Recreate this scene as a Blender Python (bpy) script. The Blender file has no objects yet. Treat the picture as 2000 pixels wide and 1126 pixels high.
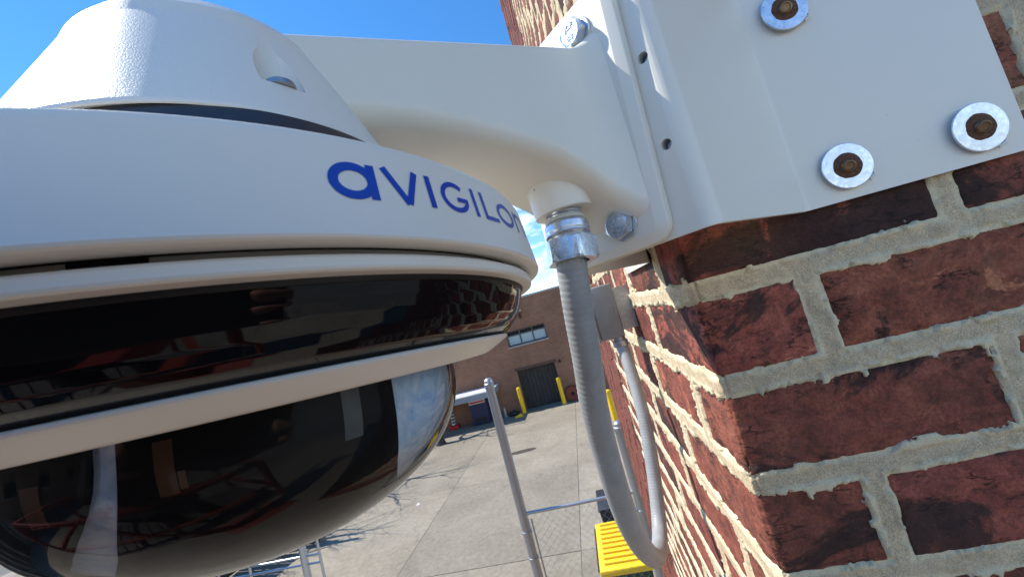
import bpy, bmesh, math, random
import numpy as np
from mathutils import Matrix, Vector

# ------------------------------------------------------------------ camera, sky, sun, exposure
SC = bpy.context.scene
COL = SC.collection
S = 0.34            # one "unit" of the close-up layout, in metres (lens to front wall)
EYE = 4.6           # lens height above the yard
F_PX = 720.0        # focal length in pixels of a 2000 px wide frame (ultra wide phone lens)
YAW, PITCH, ROLL = (math.radians(a) for a in (8.2, 4.82, 15.1))

fwd = Vector((-math.sin(YAW) * math.cos(PITCH), math.cos(YAW) * math.cos(PITCH), math.sin(PITCH)))
right0 = Vector((math.cos(YAW), math.sin(YAW), 0))
up0 = right0.cross(fwd)
c_right = right0 * math.cos(ROLL) - up0 * math.sin(ROLL)
c_up = up0 * math.cos(ROLL) + right0 * math.sin(ROLL)
EYE_POS = Vector((-0.30 * S, -1.0 * S, EYE))
cam_data = bpy.data.cameras.new('camera')
cam = bpy.data.objects.new('camera', cam_data)
COL.objects.link(cam)
m3 = Matrix((c_right, c_up, -fwd)).transposed()
cam.matrix_world = Matrix.Translation(EYE_POS) @ m3.to_4x4()
cam_data.sensor_fit = 'HORIZONTAL'
cam_data.sensor_width = 36.0
cam_data.lens = 36.0 * F_PX / 2000.0
cam_data.clip_start = 0.005
cam_data.clip_end = 3000
cam_data.dof.use_dof = True
cam_data.dof.focus_distance = 0.21
cam_data.dof.aperture_fstop = 40.0
SC.camera = cam

SUN_EL = math.radians(53.0)
SUN_A = math.radians(8.0)      # the sun stands to the left (-x), a little beyond the front wall's plane
to_sun = Vector((-math.cos(SUN_A) * math.cos(SUN_EL), math.sin(SUN_A) * math.cos(SUN_EL), math.sin(SUN_EL)))
world = bpy.data.worlds.new('World')
SC.world = world
world.use_nodes = True
wn = world.node_tree
wn.nodes.clear()
w_out = wn.nodes.new('ShaderNodeOutputWorld')
w_bg = wn.nodes.new('ShaderNodeBackground')
w_sky = wn.nodes.new('ShaderNodeTexSky')
w_sky.sky_type = 'NISHITA'
w_sky.sun_disc = False
w_sky.sun_elevation = SUN_EL
w_sky.sun_rotation = math.atan2(to_sun.x, to_sun.y)
w_sky.air_density = 1.0
w_sky.dust_density = 0.0
w_sky.ozone_density = 3.0
w_bg.inputs['Strength'].default_value = 0.15
# low broken cloud all round the horizon
w_tc = wn.nodes.new('ShaderNodeTexCoord')
w_sep = wn.nodes.new('ShaderNodeSeparateXYZ')
wn.links.new(w_tc.outputs['Generated'], w_sep.inputs[0])
w_map = wn.nodes.new('ShaderNodeMapping')
w_map.inputs['Scale'].default_value = (1, 1, 2.6)
wn.links.new(w_tc.outputs['Generated'], w_map.inputs[0])
w_noise = wn.nodes.new('ShaderNodeTexNoise')
w_noise.inputs['Scale'].default_value = 5.5
w_noise.inputs['Detail'].default_value = 9
w_noise.inputs['Roughness'].default_value = 0.62
wn.links.new(w_map.outputs[0], w_noise.inputs['Vector'])
w_cr = wn.nodes.new('ShaderNodeMapRange')
w_cr.inputs[1].default_value = 0.44
w_cr.inputs[2].default_value = 0.62
wn.links.new(w_noise.outputs[0], w_cr.inputs[0])
w_hr = wn.nodes.new('ShaderNodeMapRange')       # clouds thin out above 25 degrees
w_hr.inputs[1].default_value = 0.46
w_hr.inputs[2].default_value = 0.20
wn.links.new(w_sep.outputs[2], w_hr.inputs[0])
w_mul = wn.nodes.new('ShaderNodeMath')
w_mul.operation = 'MULTIPLY'
wn.links.new(w_cr.outputs[0], w_mul.inputs[0])
wn.links.new(w_hr.outputs[0], w_mul.inputs[1])
w_mix = wn.nodes.new('ShaderNodeMix')
w_mix.data_type = 'RGBA'
wn.links.new(w_mul.outputs[0], w_mix.inputs['Factor'])
w_hs = wn.nodes.new('ShaderNodeHueSaturation')
w_hs.inputs['Saturation'].default_value = 1.27
wn.links.new(w_sky.outputs[0], w_hs.inputs['Color'])
wn.links.new(w_hs.outputs[0], w_mix.inputs['A'])
w_mix.inputs['B'].default_value = (8.0, 8.2, 8.6, 1)
wn.links.new(w_mix.outputs['Result'], w_bg.inputs['Color'])
wn.links.new(w_bg.outputs[0], w_out.inputs['Surface'])

sun_data = bpy.data.lights.new('sun', 'SUN')
sun_data.energy = 4.1
sun_data.angle = math.radians(0.53)
sun_data.color = (1.0, 0.955, 0.88)
sun = bpy.data.objects.new('sun', sun_data)
COL.objects.link(sun)
sun.rotation_mode = 'QUATERNION'
sun.rotation_quaternion = to_sun.to_track_quat('Z', 'Y')
sun.location = to_sun * 30

SC.view_settings.view_transform = 'Standard'
SC.view_settings.look = 'None'
SC.view_settings.gamma = 1
SC.view_settings.use_curve_mapping = False
SC.view_settings.exposure = 0.75
SC.render.engine = 'CYCLES'
SC.cycles.use_denoising = True
SC.cycles.max_bounces = 10
SC.cycles.transparent_max_bounces = 16

# ------------------------------------------------------------------ helpers
random.seed(7)
RNG = np.random.RandomState(11)
_T = RNG.rand(64, 64, 64).astype(np.float32)
R2 = math.sqrt(2)


def noise3(p):
    p = np.asarray(p, np.float64)
    i = np.floor(p).astype(int)
    f = p - i
    f = f * f * (3 - 2 * f)
    i0 = i % 64
    i1 = (i + 1) % 64
    x0, y0, z0 = i0.T
    x1, y1, z1 = i1.T
    fx, fy, fz = f.T
    c00 = _T[x0, y0, z0] * (1 - fx) + _T[x1, y0, z0] * fx
    c10 = _T[x0, y1, z0] * (1 - fx) + _T[x1, y1, z0] * fx
    c01 = _T[x0, y0, z1] * (1 - fx) + _T[x1, y0, z1] * fx
    c11 = _T[x0, y1, z1] * (1 - fx) + _T[x1, y1, z1] * fx
    return (c00 * (1 - fy) + c10 * fy) * (1 - fz) + (c01 * (1 - fy) + c11 * fy) * fz - 0.5


def fbm(p, freq, octv=3, gain=0.5, seed=0.0):
    p = np.asarray(p) * freq + seed
    a, t, n = 1.0, 0.0, 0.0
    for k in range(octv):
        t = t + a * noise3(p)
        n += a
        a *= gain
        p = p * 2.03 + 17.3
    return 2 * t / n          # about -1..1


def link(o, parent=None):
    COL.objects.link(o)
    if parent is not None:
        o.parent = parent
    return o


def tag(o, label, cat, group=None):
    o['label'] = label
    o['category'] = cat
    if group:
        o['group'] = group
    return o


def empty(name, loc=(0, 0, 0), mat=None, parent=None):
    o = bpy.data.objects.new(name, None)
    o.empty_display_size = 0.05
    if mat is not None:
        o.matrix_world = mat
    else:
        o.location = loc
    return link(o, parent)


def mesh_obj(name, verts, faces, mat, parent=None, smooth=None, loc=None):
    me = bpy.data.meshes.new(name)
    if isinstance(verts, np.ndarray):
        verts = verts.tolist()
    if isinstance(faces, np.ndarray):
        faces = faces.tolist()
    me.from_pydata(verts, [], faces)
    if mat:
        me.materials.append(mat)
    if smooth is not None:
        me.polygons.foreach_set('use_smooth', [True] * len(me.polygons))
        if smooth < 180:
            me.set_sharp_from_angle(angle=math.radians(smooth))
    me.update()
    o = bpy.data.objects.new(name, me)
    if loc is not None:
        o.location = loc
    return link(o, parent)


def bm_obj(name, bm, mat, parent=None, smooth=None, loc=None):
    me = bpy.data.meshes.new(name)
    bm.normal_update()
    bm.to_mesh(me)
    bm.free()
    if mat:
        me.materials.append(mat)
    if smooth is not None:
        me.polygons.foreach_set('use_smooth', [True] * len(me.polygons))
        me.set_sharp_from_angle(angle=math.radians(smooth))
    o = bpy.data.objects.new(name, me)
    if loc is not None:
        o.location = loc
    return link(o, parent)


def box_bm(bm, x0, x1, y0, y1, z0, z1, bevel=0.0, seg=2):
    r = bmesh.ops.create_cube(bm, size=1.0)
    vs = r['verts']
    for v in vs:
        v.co = Vector(((x0 + x1) / 2 + v.co.x * (x1 - x0), (y0 + y1) / 2 + v.co.y * (y1 - y0), (z0 + z1) / 2 + v.co.z * (z1 - z0)))
    if bevel > 0:
        es = list({e for v in vs for e in v.link_edges})
        bmesh.ops.bevel(bm, geom=es, offset=bevel, segments=seg, affect='EDGES', profile=0.5)
    return bm


def box_obj(name, x0, x1, y0, y1, z0, z1, mat, parent=None, bevel=0.0, smooth=None):
    bm = bmesh.new()
    box_bm(bm, x0, x1, y0, y1, z0, z1, bevel)
    return bm_obj(name, bm, mat, parent, smooth)


def lathe(name, prof, mat, parent=None, seg=200, a0=0.0, a1=360.0, smooth=32, caps=False):
    if smooth < 180:            # holding loops so that flats stay flat under smooth shading
        q = [prof[0]]
        for a, b_ in zip(prof, prof[1:]):
            ln = math.hypot(b_[0] - a[0], b_[1] - a[1])
            w = min(0.30, 0.0005 / ln) if ln > 0.0016 else 0
            if w:
                q += [(a[0] + (b_[0] - a[0]) * w, a[1] + (b_[1] - a[1]) * w), (b_[0] + (a[0] - b_[0]) * w, b_[1] + (a[1] - b_[1]) * w)]
            q.append(b_)
        prof = q
    flip = sum((a[0] + b_[0]) * (b_[1] - a[1]) for a, b_ in zip(prof, prof[1:])) < 0
    full = abs(a1 - a0) >= 359.9
    n = seg if full else seg + 1
    ang = np.radians(np.linspace(a0, a1, seg, endpoint=False) if full else np.linspace(a0, a1, seg + 1))
    V, Fc = [], []
    for r, h in prof:
        for a in ang:
            V.append((r * math.cos(a), r * math.sin(a), h))
    for i in range(len(prof) - 1):
        for j in range(n if full else n - 1):
            k = (j + 1) % n
            Fc.append((i * n + j, i * n + k, (i + 1) * n + k, (i + 1) * n + j))
    if caps:
        Fc.append(tuple(range(n - 1, -1, -1)))
        Fc.append(tuple((len(prof) - 1) * n + j for j in range(n)))
    if flip:
        Fc = [f[::-1] for f in Fc]
    return mesh_obj(name, V, Fc, mat, parent, smooth)


def frames(pts):
    pts = [Vector(p) for p in pts]
    T = []
    for i in range(len(pts)):
        a = pts[max(i - 1, 0)]
        b = pts[min(i + 1, len(pts) - 1)]
        T.append((b - a).normalized())
    ref = Vector((0, 0, 1)) if abs(T[0].z) < 0.9 else Vector((1, 0, 0))
    n = (ref - T[0] * ref.dot(T[0])).normalized()
    out = []
    for i, t in enumerate(T):
        n = (n - t * n.dot(t)).normalized()
        out.append((pts[i], n, t.cross(n)))
    return out


def tube_data(pts, rad, seg=12, cap=True):
    fr = frames(pts)
    if not hasattr(rad, '__len__'):
        rad = [rad] * len(fr)
    V, Fc = [], []
    for (p, n, b), r in zip(fr, rad):
        for j in range(seg):
            a = 2 * math.pi * j / seg
            V.append(tuple(p + n * (r * math.cos(a)) + b * (r * math.sin(a))))
    for i in range(len(fr) - 1):
        for j in range(seg):
            k = (j + 1) % seg
            Fc.append((i * seg + j, i * seg + k, (i + 1) * seg + k, (i + 1) * seg + j))
    if cap:
        Fc.append(tuple(range(seg - 1, -1, -1)))
        Fc.append(tuple((len(fr) - 1) * seg + j for j in range(seg)))
    return V, Fc


def tube(name, pts, rad, mat, parent=None, seg=12, smooth=50):
    V, Fc = tube_data(pts, rad, seg)
    return mesh_obj(name, V, Fc, mat, parent, smooth)


def apply_boolean(o, cutters):
    """cut the meshes away from o for good, then drop the cutters"""
    for ct in cutters:
        md = o.modifiers.new('cut', 'BOOLEAN')
        md.operation = 'DIFFERENCE'
        md.solver = 'EXACT'
        md.object = ct
    dg = bpy.context.evaluated_depsgraph_get()
    dg.update()
    me = bpy.data.meshes.new_from_object(o.evaluated_get(dg))
    o.modifiers.clear()
    old = o.data
    o.data = me
    bpy.data.meshes.remove(old)
    for ct in cutters:
        d = ct.data
        bpy.data.objects.remove(ct)
        bpy.data.meshes.remove(d)
    me.polygons.foreach_set('use_smooth', [True] * len(me.polygons))
    me.set_sharp_from_angle(angle=math.radians(32))


# ------------------------------------------------------------------ materials
def new_mat(name):
    m = bpy.data.materials.new(name)
    m.use_nodes = True
    nt = m.node_tree
    b = nt.nodes['Principled BSDF']
    return m, nt, b


def nd(nt, t, **kw):
    n = nt.nodes.new(t)
    for k, v in kw.items():
        setattr(n, k, v)
    return n


def tex(nt, scale, detail=4, rough=0.55, coord=None, dist=0.0):
    n = nd(nt, 'ShaderNodeTexNoise')
    n.inputs['Scale'].default_value = scale
    n.inputs['Detail'].default_value = detail
    n.inputs['Roughness'].default_value = rough
    n.inputs['Distortion'].default_value = dist
    if coord is not None:
        nt.links.new(coord, n.inputs['Vector'])
    return n.outputs[0]


def ramp(nt, fac, stops):
    r = nd(nt, 'ShaderNodeValToRGB')
    el = r.color_ramp.elements
    while len(el) > 1:
        el.remove(el[-1])
    el[0].position, c = stops[0]
    el[0].color = c if len(c) == 4 else (*c, 1)
    for p, c in stops[1:]:
        e = el.new(p)
        e.color = c if len(c) == 4 else (*c, 1)
    nt.links.new(fac, r.inputs[0])
    return r.outputs[0]


def mixc(nt, fac, a, b, mode='MIX'):
    n = nd(nt, 'ShaderNodeMix', data_type='RGBA', blend_type=mode)
    for sock, v in (('Factor', fac), ('A', a), ('B', b)):
        if hasattr(v, 'links'):
            nt.links.new(v, n.inputs[sock])
        elif sock == 'Factor':
            n.inputs[sock].default_value = v
        else:
            n.inputs[sock].default_value = (*v, 1)
    return n.outputs['Result']


def bump(nt, b, h, strength, dist, prev=None):
    n = nd(nt, 'ShaderNodeBump')
    n.inputs['Strength'].default_value = strength
    n.inputs['Distance'].default_value = dist
    nt.links.new(h, n.inputs['Height'])
    if prev is not None:
        nt.links.new(prev, n.inputs['Normal'])
    nt.links.new(n.outputs[0], b.inputs['Normal'])
    return n.outputs[0]


def objco(nt, rnd=False):
    tc = nd(nt, 'ShaderNodeTexCoord')
    if not rnd:
        return tc.outputs['Object']
    oi = nd(nt, 'ShaderNodeObjectInfo')
    mu = nd(nt, 'ShaderNodeMath', operation='MULTIPLY')
    mu.inputs[1].default_value = 37.0
    nt.links.new(oi.outputs['Random'], mu.inputs[0])
    va = nd(nt, 'ShaderNodeVectorMath', operation='ADD')
    nt.links.new(tc.outputs['Object'], va.inputs[0])
    nt.links.new(mu.outputs[0], va.inputs[1])
    return va.outputs[0]


def plain(name, col, rough=0.5, metal=0.0, var=0.12, scale=30, bmp=0.0, bscale=400, bdist=0.0005):
    m, nt, b = new_mat(name)
    co = objco(nt)
    n = tex(nt, scale, 5, 0.6, co)
    c0 = tuple(max(0, x * (1 - var)) for x in col)
    c1 = tuple(min(1, x * (1 + var)) for x in col)
    nt.links.new(ramp(nt, n, [(0.3, c0), (0.7, c1)]), b.inputs['Base Color'])
    b.inputs['Metallic'].default_value = metal
    r = nd(nt, 'ShaderNodeMapRange')
    r.inputs[3].default_value = rough * 0.85
    r.inputs[4].default_value = min(1, rough * 1.15)
    nt.links.new(tex(nt, scale * 3, 4, 0.6, co), r.inputs[0])
    nt.links.new(r.outputs[0], b.inputs['Roughness'])
    if bmp:
        bump(nt, b, tex(nt, bscale, 3, 0.6, co), bmp, bdist)
    return m


def powder_white(name, col, grain=0.3, spec=0.5, rough=0.38, dirt=0.5, gscale=1500):
    """white powder coat: fine orange peel, a few specks and faint grime"""
    m, nt, b = new_mat(name)
    co = objco(nt)
    g = tex(nt, 9, 6, 0.65, co)
    base = mixc(nt, ramp(nt, g, [(0.35, (0, 0, 0)), (0.8, (0.5 * dirt,) * 3)]), col, (col[0] * 0.90, col[1] * 0.88, col[2] * 0.83))
    v = nd(nt, 'ShaderNodeTexVoronoi')
    v.inputs['Scale'].default_value = 75
    nt.links.new(co, v.inputs['Vector'])
    patch = tex(nt, 26, 3, 0.5, co)
    sp = nd(nt, 'ShaderNodeMath', operation='LESS_THAN')
    nt.links.new(v.outputs['Distance'], sp.inputs[0])
    thr = nd(nt, 'ShaderNodeMapRange')
    thr.inputs[1].default_value = 0.53
    thr.inputs[2].default_value = 0.74
    thr.inputs[3].default_value = 0.0
    thr.inputs[4].default_value = 0.075 * dirt * 2
    nt.links.new(patch, thr.inputs[0])
    nt.links.new(thr.outputs[0], sp.inputs[1])
    base = mixc(nt, sp.outputs[0], base, (0.10, 0.085, 0.07))
    nt.links.new(base, b.inputs['Base Color'])
    b.inputs['Roughness'].default_value = rough
    b.inputs['Specular IOR Level'].default_value = spec
    h1 = tex(nt, gscale, 2, 0.5, co)
    n1 = bump(nt, b, h1, grain, 0.00022)
    return m


def brick_mat(name, dark, bright):
    m, nt, b = new_mat(name)
    co = objco(nt, True)
    oi = nd(nt, 'ShaderNodeObjectInfo')

    def rnd(mult, lo, hi):
        """another random number per brick, from lo to hi"""
        rm = nd(nt, 'ShaderNodeMath', operation='MULTIPLY')
        rm.inputs[1].default_value = mult
        nt.links.new(oi.outputs['Random'], rm.inputs[0])
        rf = nd(nt, 'ShaderNodeMath', operation='FRACT')
        nt.links.new(rm.outputs[0], rf.inputs[0])
        mr = nd(nt, 'ShaderNodeMapRange')
        mr.inputs[3].default_value = lo
        mr.inputs[4].default_value = hi
        nt.links.new(rf.outputs[0], mr.inputs[0])
        return mr.outputs[0]

    def add(a, c):
        n = nd(nt, 'ShaderNodeMath', operation='ADD')
        nt.links.new(a, n.inputs[0])
        nt.links.new(c, n.inputs[1])
        return n.outputs[0]
    k = bright
    mid = tex(nt, 48, 8, 0.72, co, 0.5)
    fine = tex(nt, 380, 5, 0.75, co)
    red = ramp(nt, mid, [(0.30, (0.060 * k, 0.019 * k, 0.014 * k)), (0.43, (0.135 * k, 0.037 * k, 0.024 * k)),
                         (0.54, (0.205 * k, 0.056 * k, 0.034 * k)), (0.68, (0.285 * k, 0.088 * k, 0.052 * k)), (0.8, (0.34 * k, 0.13 * k, 0.08 * k))])
    brown = ramp(nt, add(tex(nt, 16, 5, 0.65, co, 0.7), rnd(3.7, -0.16, 0.04)), [(0.50, (0, 0, 0)), (0.60, (0.7,) * 3)])
    c = mixc(nt, brown, red, (0.125 * k, 0.055 * k, 0.030 * k))
    orange = ramp(nt, add(tex(nt, 24, 6, 0.62, co, 0.8), rnd(5.9, -0.10, 0.04)), [(0.60, (0, 0, 0)), (0.64, (0.8,) * 3)])
    c = mixc(nt, orange, c, (0.36 * k, 0.135 * k, 0.070 * k))
    st0 = nd(nt, 'ShaderNodeMapping')
    st0.inputs['Scale'].default_value = (9, 9, 17)
    nt.links.new(co, st0.inputs[0])
    black = ramp(nt, add(tex(nt, 1.0, 8, 0.70, st0.outputs[0], 0.6), rnd(1.0, -0.10, 0.03 + 0.05 * dark)), [(0.51, (0, 0, 0)), (0.56, (0.88,) * 3)])
    c = mixc(nt, black, c, (0.020, 0.014, 0.014))
    c = mixc(nt, ramp(nt, add(tex(nt, 34, 7, 0.75, co), rnd(9.1, -0.1, 0.03)), [(0.62, (0, 0, 0)), (0.70, (0.3,) * 3)]), c, (0.34, 0.28, 0.27))
    hs = nd(nt, 'ShaderNodeHueSaturation')
    nt.links.new(rnd(7.31, 0.492, 0.505), hs.inputs['Hue'])
    nt.links.new(rnd(11.7, 0.78, 1.22), hs.inputs['Value'])
    nt.links.new(c, hs.inputs['Color'])
    c = mixc(nt, 1.0, hs.outputs[0], ramp(nt, fine, [(0.30, (0.50,) * 3), (0.5, (0.95,) * 3), (0.70, (1.35,) * 3)]), 'MULTIPLY')
    # drag cracks
    st = nd(nt, 'ShaderNodeMapping')
    st.inputs['Scale'].default_value = (42, 42, 120)
    nt.links.new(co, st.inputs[0])
    wv = nd(nt, 'ShaderNodeVectorMath', operation='ADD')
    nz = nd(nt, 'ShaderNodeTexNoise')
    nz.inputs['Scale'].default_value = 3.0
    nz.inputs['Detail'].default_value = 5
    nt.links.new(st.outputs[0], nz.inputs['Vector'])
    nt.links.new(st.outputs[0], wv.inputs[0])
    nt.links.new(nz.outputs['Color'], wv.inputs[1])
    v = nd(nt, 'ShaderNodeTexVoronoi', feature='DISTANCE_TO_EDGE')
    v.inputs['Scale'].default_value = 0.8
    nt.links.new(wv.outputs[0], v.inputs['Vector'])
    crack = ramp(nt, v.outputs['Distance'], [(0.015, (1,) * 3), (0.06, (0, 0, 0))])
    cm = mixc(nt, 1.0, crack, ramp(nt, tex(nt, 28, 4, 0.6, co), [(0.50, (0, 0, 0)), (0.60, (0.85,) * 3)]), 'MULTIPLY')
    c = mixc(nt, cm, c, (0.014, 0.010, 0.010))
    c = mixc(nt, ramp(nt, tex(nt, 11, 6, 0.7, co), [(0.35, (0.02,) * 3), (0.7, (0.16,) * 3)]), c, (0.33, 0.20, 0.145))
    nt.links.new(c, b.inputs['Base Color'])
    b.inputs['Roughness'].default_value = 0.85
    b.inputs['Specular IOR Level'].default_value = 0.3
    st2 = nd(nt, 'ShaderNodeMapping')
    st2.inputs['Scale'].default_value = (90, 90, 210)
    nt.links.new(co, st2.inputs[0])
    n1 = bump(nt, b, tex(nt, 1.0, 7, 0.72, st2.outputs[0]), 1.0, 0.0030)
    iv = nd(nt, 'ShaderNodeInvert')
    nt.links.new(cm, iv.inputs['Color'])
    n2 = bump(nt, b, iv.outputs[0], 0.8, 0.0016, n1)
    bump(nt, b, fine, 0.8, 0.0009, n2)
    return m


def mortar_mat(name, col):
    m, nt, b = new_mat(name)
    co = objco(nt)
    n = tex(nt, 60, 6, 0.7, co)
    c = ramp(nt, n, [(0.25, tuple(x * 0.66 for x in col)), (0.5, col), (0.75, tuple(min(1, x * 1.22) for x in col))])
    sand = tex(nt, 1100, 3, 0.75, co)
    c = mixc(nt, 1.0, c, ramp(nt, sand, [(0.3, (0.72, 0.70, 0.66)), (0.5, (0.98,) * 3), (0.72, (1.18, 1.16, 1.12))]), 'MULTIPLY')
    sa = nd(nt, 'ShaderNodeAttribute', attribute_name='smear')
    c = mixc(nt, sa.outputs['Fac'], c, tuple(min(0.8, x * 1.28) for x in col))
    c = mixc(nt, 1.0, c, ramp(nt, sand, [(0.3, (0.72,) * 3), (0.55, (1.0,) * 3), (0.72, (1.12,) * 3)]), 'MULTIPLY')
    dk = ramp(nt, tex(nt, 18, 5, 0.6, co), [(0.58, (0, 0, 0)), (0.75, (0.45,) * 3)])
    c = mixc(nt, dk, c, (0.20, 0.16, 0.13))
    nt.links.new(c, b.inputs['Base Color'])
    b.inputs['Roughness'].default_value = 0.95
    b.inputs['Specular IOR Level'].default_value = 0.15
    n1 = bump(nt, b, tex(nt, 190, 5, 0.7, co), 0.9, 0.0016)
    bump(nt, b, sand, 0.9, 0.0007, n1)
    return m


M = {}
M['white'] = powder_white('white powder coat', (0.80, 0.765, 0.675), grain=0.45, dirt=0.35)
M['white_cap'] = powder_white('grainy white cast paint', (0.79, 0.77, 0.71), grain=0.42, rough=0.36, gscale=2300, dirt=0.5)
M['white_cam'] = powder_white('smooth white plastic', (0.80, 0.762, 0.695), grain=0.10, rough=0.32, dirt=0.25)
M['white_arm'] = powder_white('white cast aluminium paint', (0.80, 0.765, 0.675), grain=0.22, rough=0.40, dirt=0.9)
M['black_gasket'] = plain('black anodised ring', (0.022, 0.024, 0.030), 0.42, 0.0, 0.2, 200, 0.5, 1600, 0.0002)
M['black'] = plain('matt black plastic', (0.008, 0.008, 0.009), 0.5)
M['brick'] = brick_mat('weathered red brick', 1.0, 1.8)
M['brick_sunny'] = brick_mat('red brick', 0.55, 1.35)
M['mortar'] = mortar_mat('sandy lime mortar', (0.66, 0.53, 0.35))
M['logo'] = plain('blue logo print', (0.008, 0.058, 0.42), 0.35, 0, 0.03)


def zinc_mat(name, col, rough, rust=0.0):
    m, nt, b = new_mat(name)
    co = objco(nt)
    n = tex(nt, 170, 5, 0.65, co)
    c = ramp(nt, n, [(0.3, tuple(x * 0.72 for x in col)), (0.7, col)])
    if rust:
        r = ramp(nt, tex(nt, 90, 6, 0.7, co), [(0.66 - rust * 0.2, (0, 0, 0)), (0.74 - rust * 0.2, (0.9,) * 3)])
        c = mixc(nt, r, c, (0.15, 0.07, 0.035))
    nt.links.new(c, b.inputs['Base Color'])
    b.inputs['Metallic'].default_value = 0.85
    rr = ramp(nt, tex(nt, 320, 4, 0.6, co), [(0.3, (rough * 0.6,) * 3), (0.7, (rough * 1.3,) * 3)])
    nt.links.new(rr, b.inputs['Roughness'])
    bump(nt, b, tex(nt, 500, 4, 0.6, co), 0.12, 0.0003)
    return m


M['zinc'] = zinc_mat('bright zinc plate', (0.66, 0.72, 0.80), 0.34, 0.0)
M['washer'] = zinc_mat('zinc washer', (0.78, 0.86, 0.98), 0.36, 0.0)
M['galv'] = zinc_mat('galvanised steel', (0.46, 0.48, 0.51), 0.42, 0.0)
M['rust'] = plain('rust', (0.115, 0.050, 0.024), 0.85, 0.0, 0.6, 500, 0.8, 900, 0.0008)
M['rusty_brass'] = zinc_mat('rusty stud steel', (0.24, 0.15, 0.085), 0.45, 0.5)

# smoked window: near black, glossy
m, nt, b = new_mat('smoked infrared window')
co_ = objco(nt)
v_ = nd(nt, 'ShaderNodeTexVoronoi')
v_.inputs['Scale'].default_value = 240
nt.links.new(co_, v_.inputs['Vector'])
spot = mixc(nt, 1.0, ramp(nt, v_.outputs['Distance'], [(0.05, (1,) * 3), (0.10, (0, 0, 0))]), ramp(nt, tex(nt, 60, 3, 0.6, co_), [(0.55, (0, 0, 0)), (0.62, (1,) * 3)]), 'MULTIPLY')
nt.links.new(mixc(nt, spot, (0.004, 0.004, 0.005), (0.11, 0.10, 0.09)), b.inputs['Base Color'])
nt.links.new(ramp(nt, tex(nt, 35, 6, 0.65, co_), [(0.35, (0.015,) * 3), (0.75, (0.07,) * 3)]), b.inputs['Roughness'])
b.inputs['IOR'].default_value = 1.42
bump(nt, b, tex(nt, 14, 2, 0.5, co_), 0.03, 0.002)
M['smoked'] = m

# clear bubble: thin shell, reflects by Fresnel, carries a film of dust
m, nt, b = new_mat('clear polycarbonate bubble')
nt.nodes.remove(b)
o_ = nt.nodes['Material Output']
tr = nd(nt, 'ShaderNodeBsdfTransparent')
tr.inputs[0].default_value = (0.93, 0.95, 0.97, 1)
gl = nd(nt, 'ShaderNodeBsdfGlossy')
gl.inputs['Roughness'].default_value = 0.02
fr_ = nd(nt, 'ShaderNodeFresnel')
fr_.inputs['IOR'].default_value = 1.30
mx = nd(nt, 'ShaderNodeMixShader')
nt.links.new(fr_.outputs[0], mx.inputs[0])
nt.links.new(tr.outputs[0], mx.inputs[1])
nt.links.new(gl.outputs[0], mx.inputs[2])
df = nd(nt, 'ShaderNodeBsdfTranslucent')
df.inputs[0].default_value = (0.75, 0.74, 0.70, 1)
df2 = nd(nt, 'ShaderNodeBsdfDiffuse')
df2.inputs[0].default_value = (0.75, 0.74, 0.70, 1)
dm = nd(nt, 'ShaderNodeMixShader')
nt.links.new(df.outputs[0], dm.inputs[1])
nt.links.new(df2.outputs[0], dm.inputs[2])
co_ = objco(nt)
dst = ramp(nt, tex(nt, 40, 6, 0.7, co_), [(0.35, (0.002,) * 3), (0.75, (0.014,) * 3)])
mx2 = nd(nt, 'ShaderNodeMixShader')
nt.links.new(dst, mx2.inputs[0])
nt.links.new(mx.outputs[0], mx2.inputs[1])
nt.links.new(dm.outputs[0], mx2.inputs[2])
nt.links.new(mx2.outputs[0], o_.inputs['Surface'])
M['bubble'] = m

# bowl inside the bubble, sky reflection painted into its pale blue colour
m, nt, b = new_mat('painted sky reflection')
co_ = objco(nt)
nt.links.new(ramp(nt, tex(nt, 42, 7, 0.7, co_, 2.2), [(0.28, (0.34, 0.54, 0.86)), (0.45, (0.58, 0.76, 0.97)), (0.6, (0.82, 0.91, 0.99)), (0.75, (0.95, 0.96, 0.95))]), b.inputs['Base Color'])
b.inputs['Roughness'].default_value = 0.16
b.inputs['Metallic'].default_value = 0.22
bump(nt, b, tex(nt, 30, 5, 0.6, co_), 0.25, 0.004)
M['sky_bowl'] = m
M['module'] = plain('satin black camera module', (0.005, 0.005, 0.006), 0.5, 0, 0.2)
M['module'].node_tree.nodes['Principled BSDF'].inputs['Specular IOR Level'].default_value = 0.12
M['copper'] = plain('brown flex circuit', (0.10, 0.04, 0.015), 0.5, 0, 0.4, 90)
M['lens'] = M['smoked']


# ------------------------------------------------------------------ brick building at the corner
# corner edge at x=0,y=0; the front wall runs along +x (faces -y), the side wall along +y (faces -x)
COURSE = 0.2423 * S
BED0 = -0.056 * S + EYE
J = 0.043 * S                  # joint thickness
STR = 0.604 * S                # stretcher plus joint
HDR = 0.265 * S                # header plus joint
building = empty('brick_building', (0, 0, 0))
tag(building, 'weathered red brick building corner with sandy mortar, right half of view', 'building')


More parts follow.
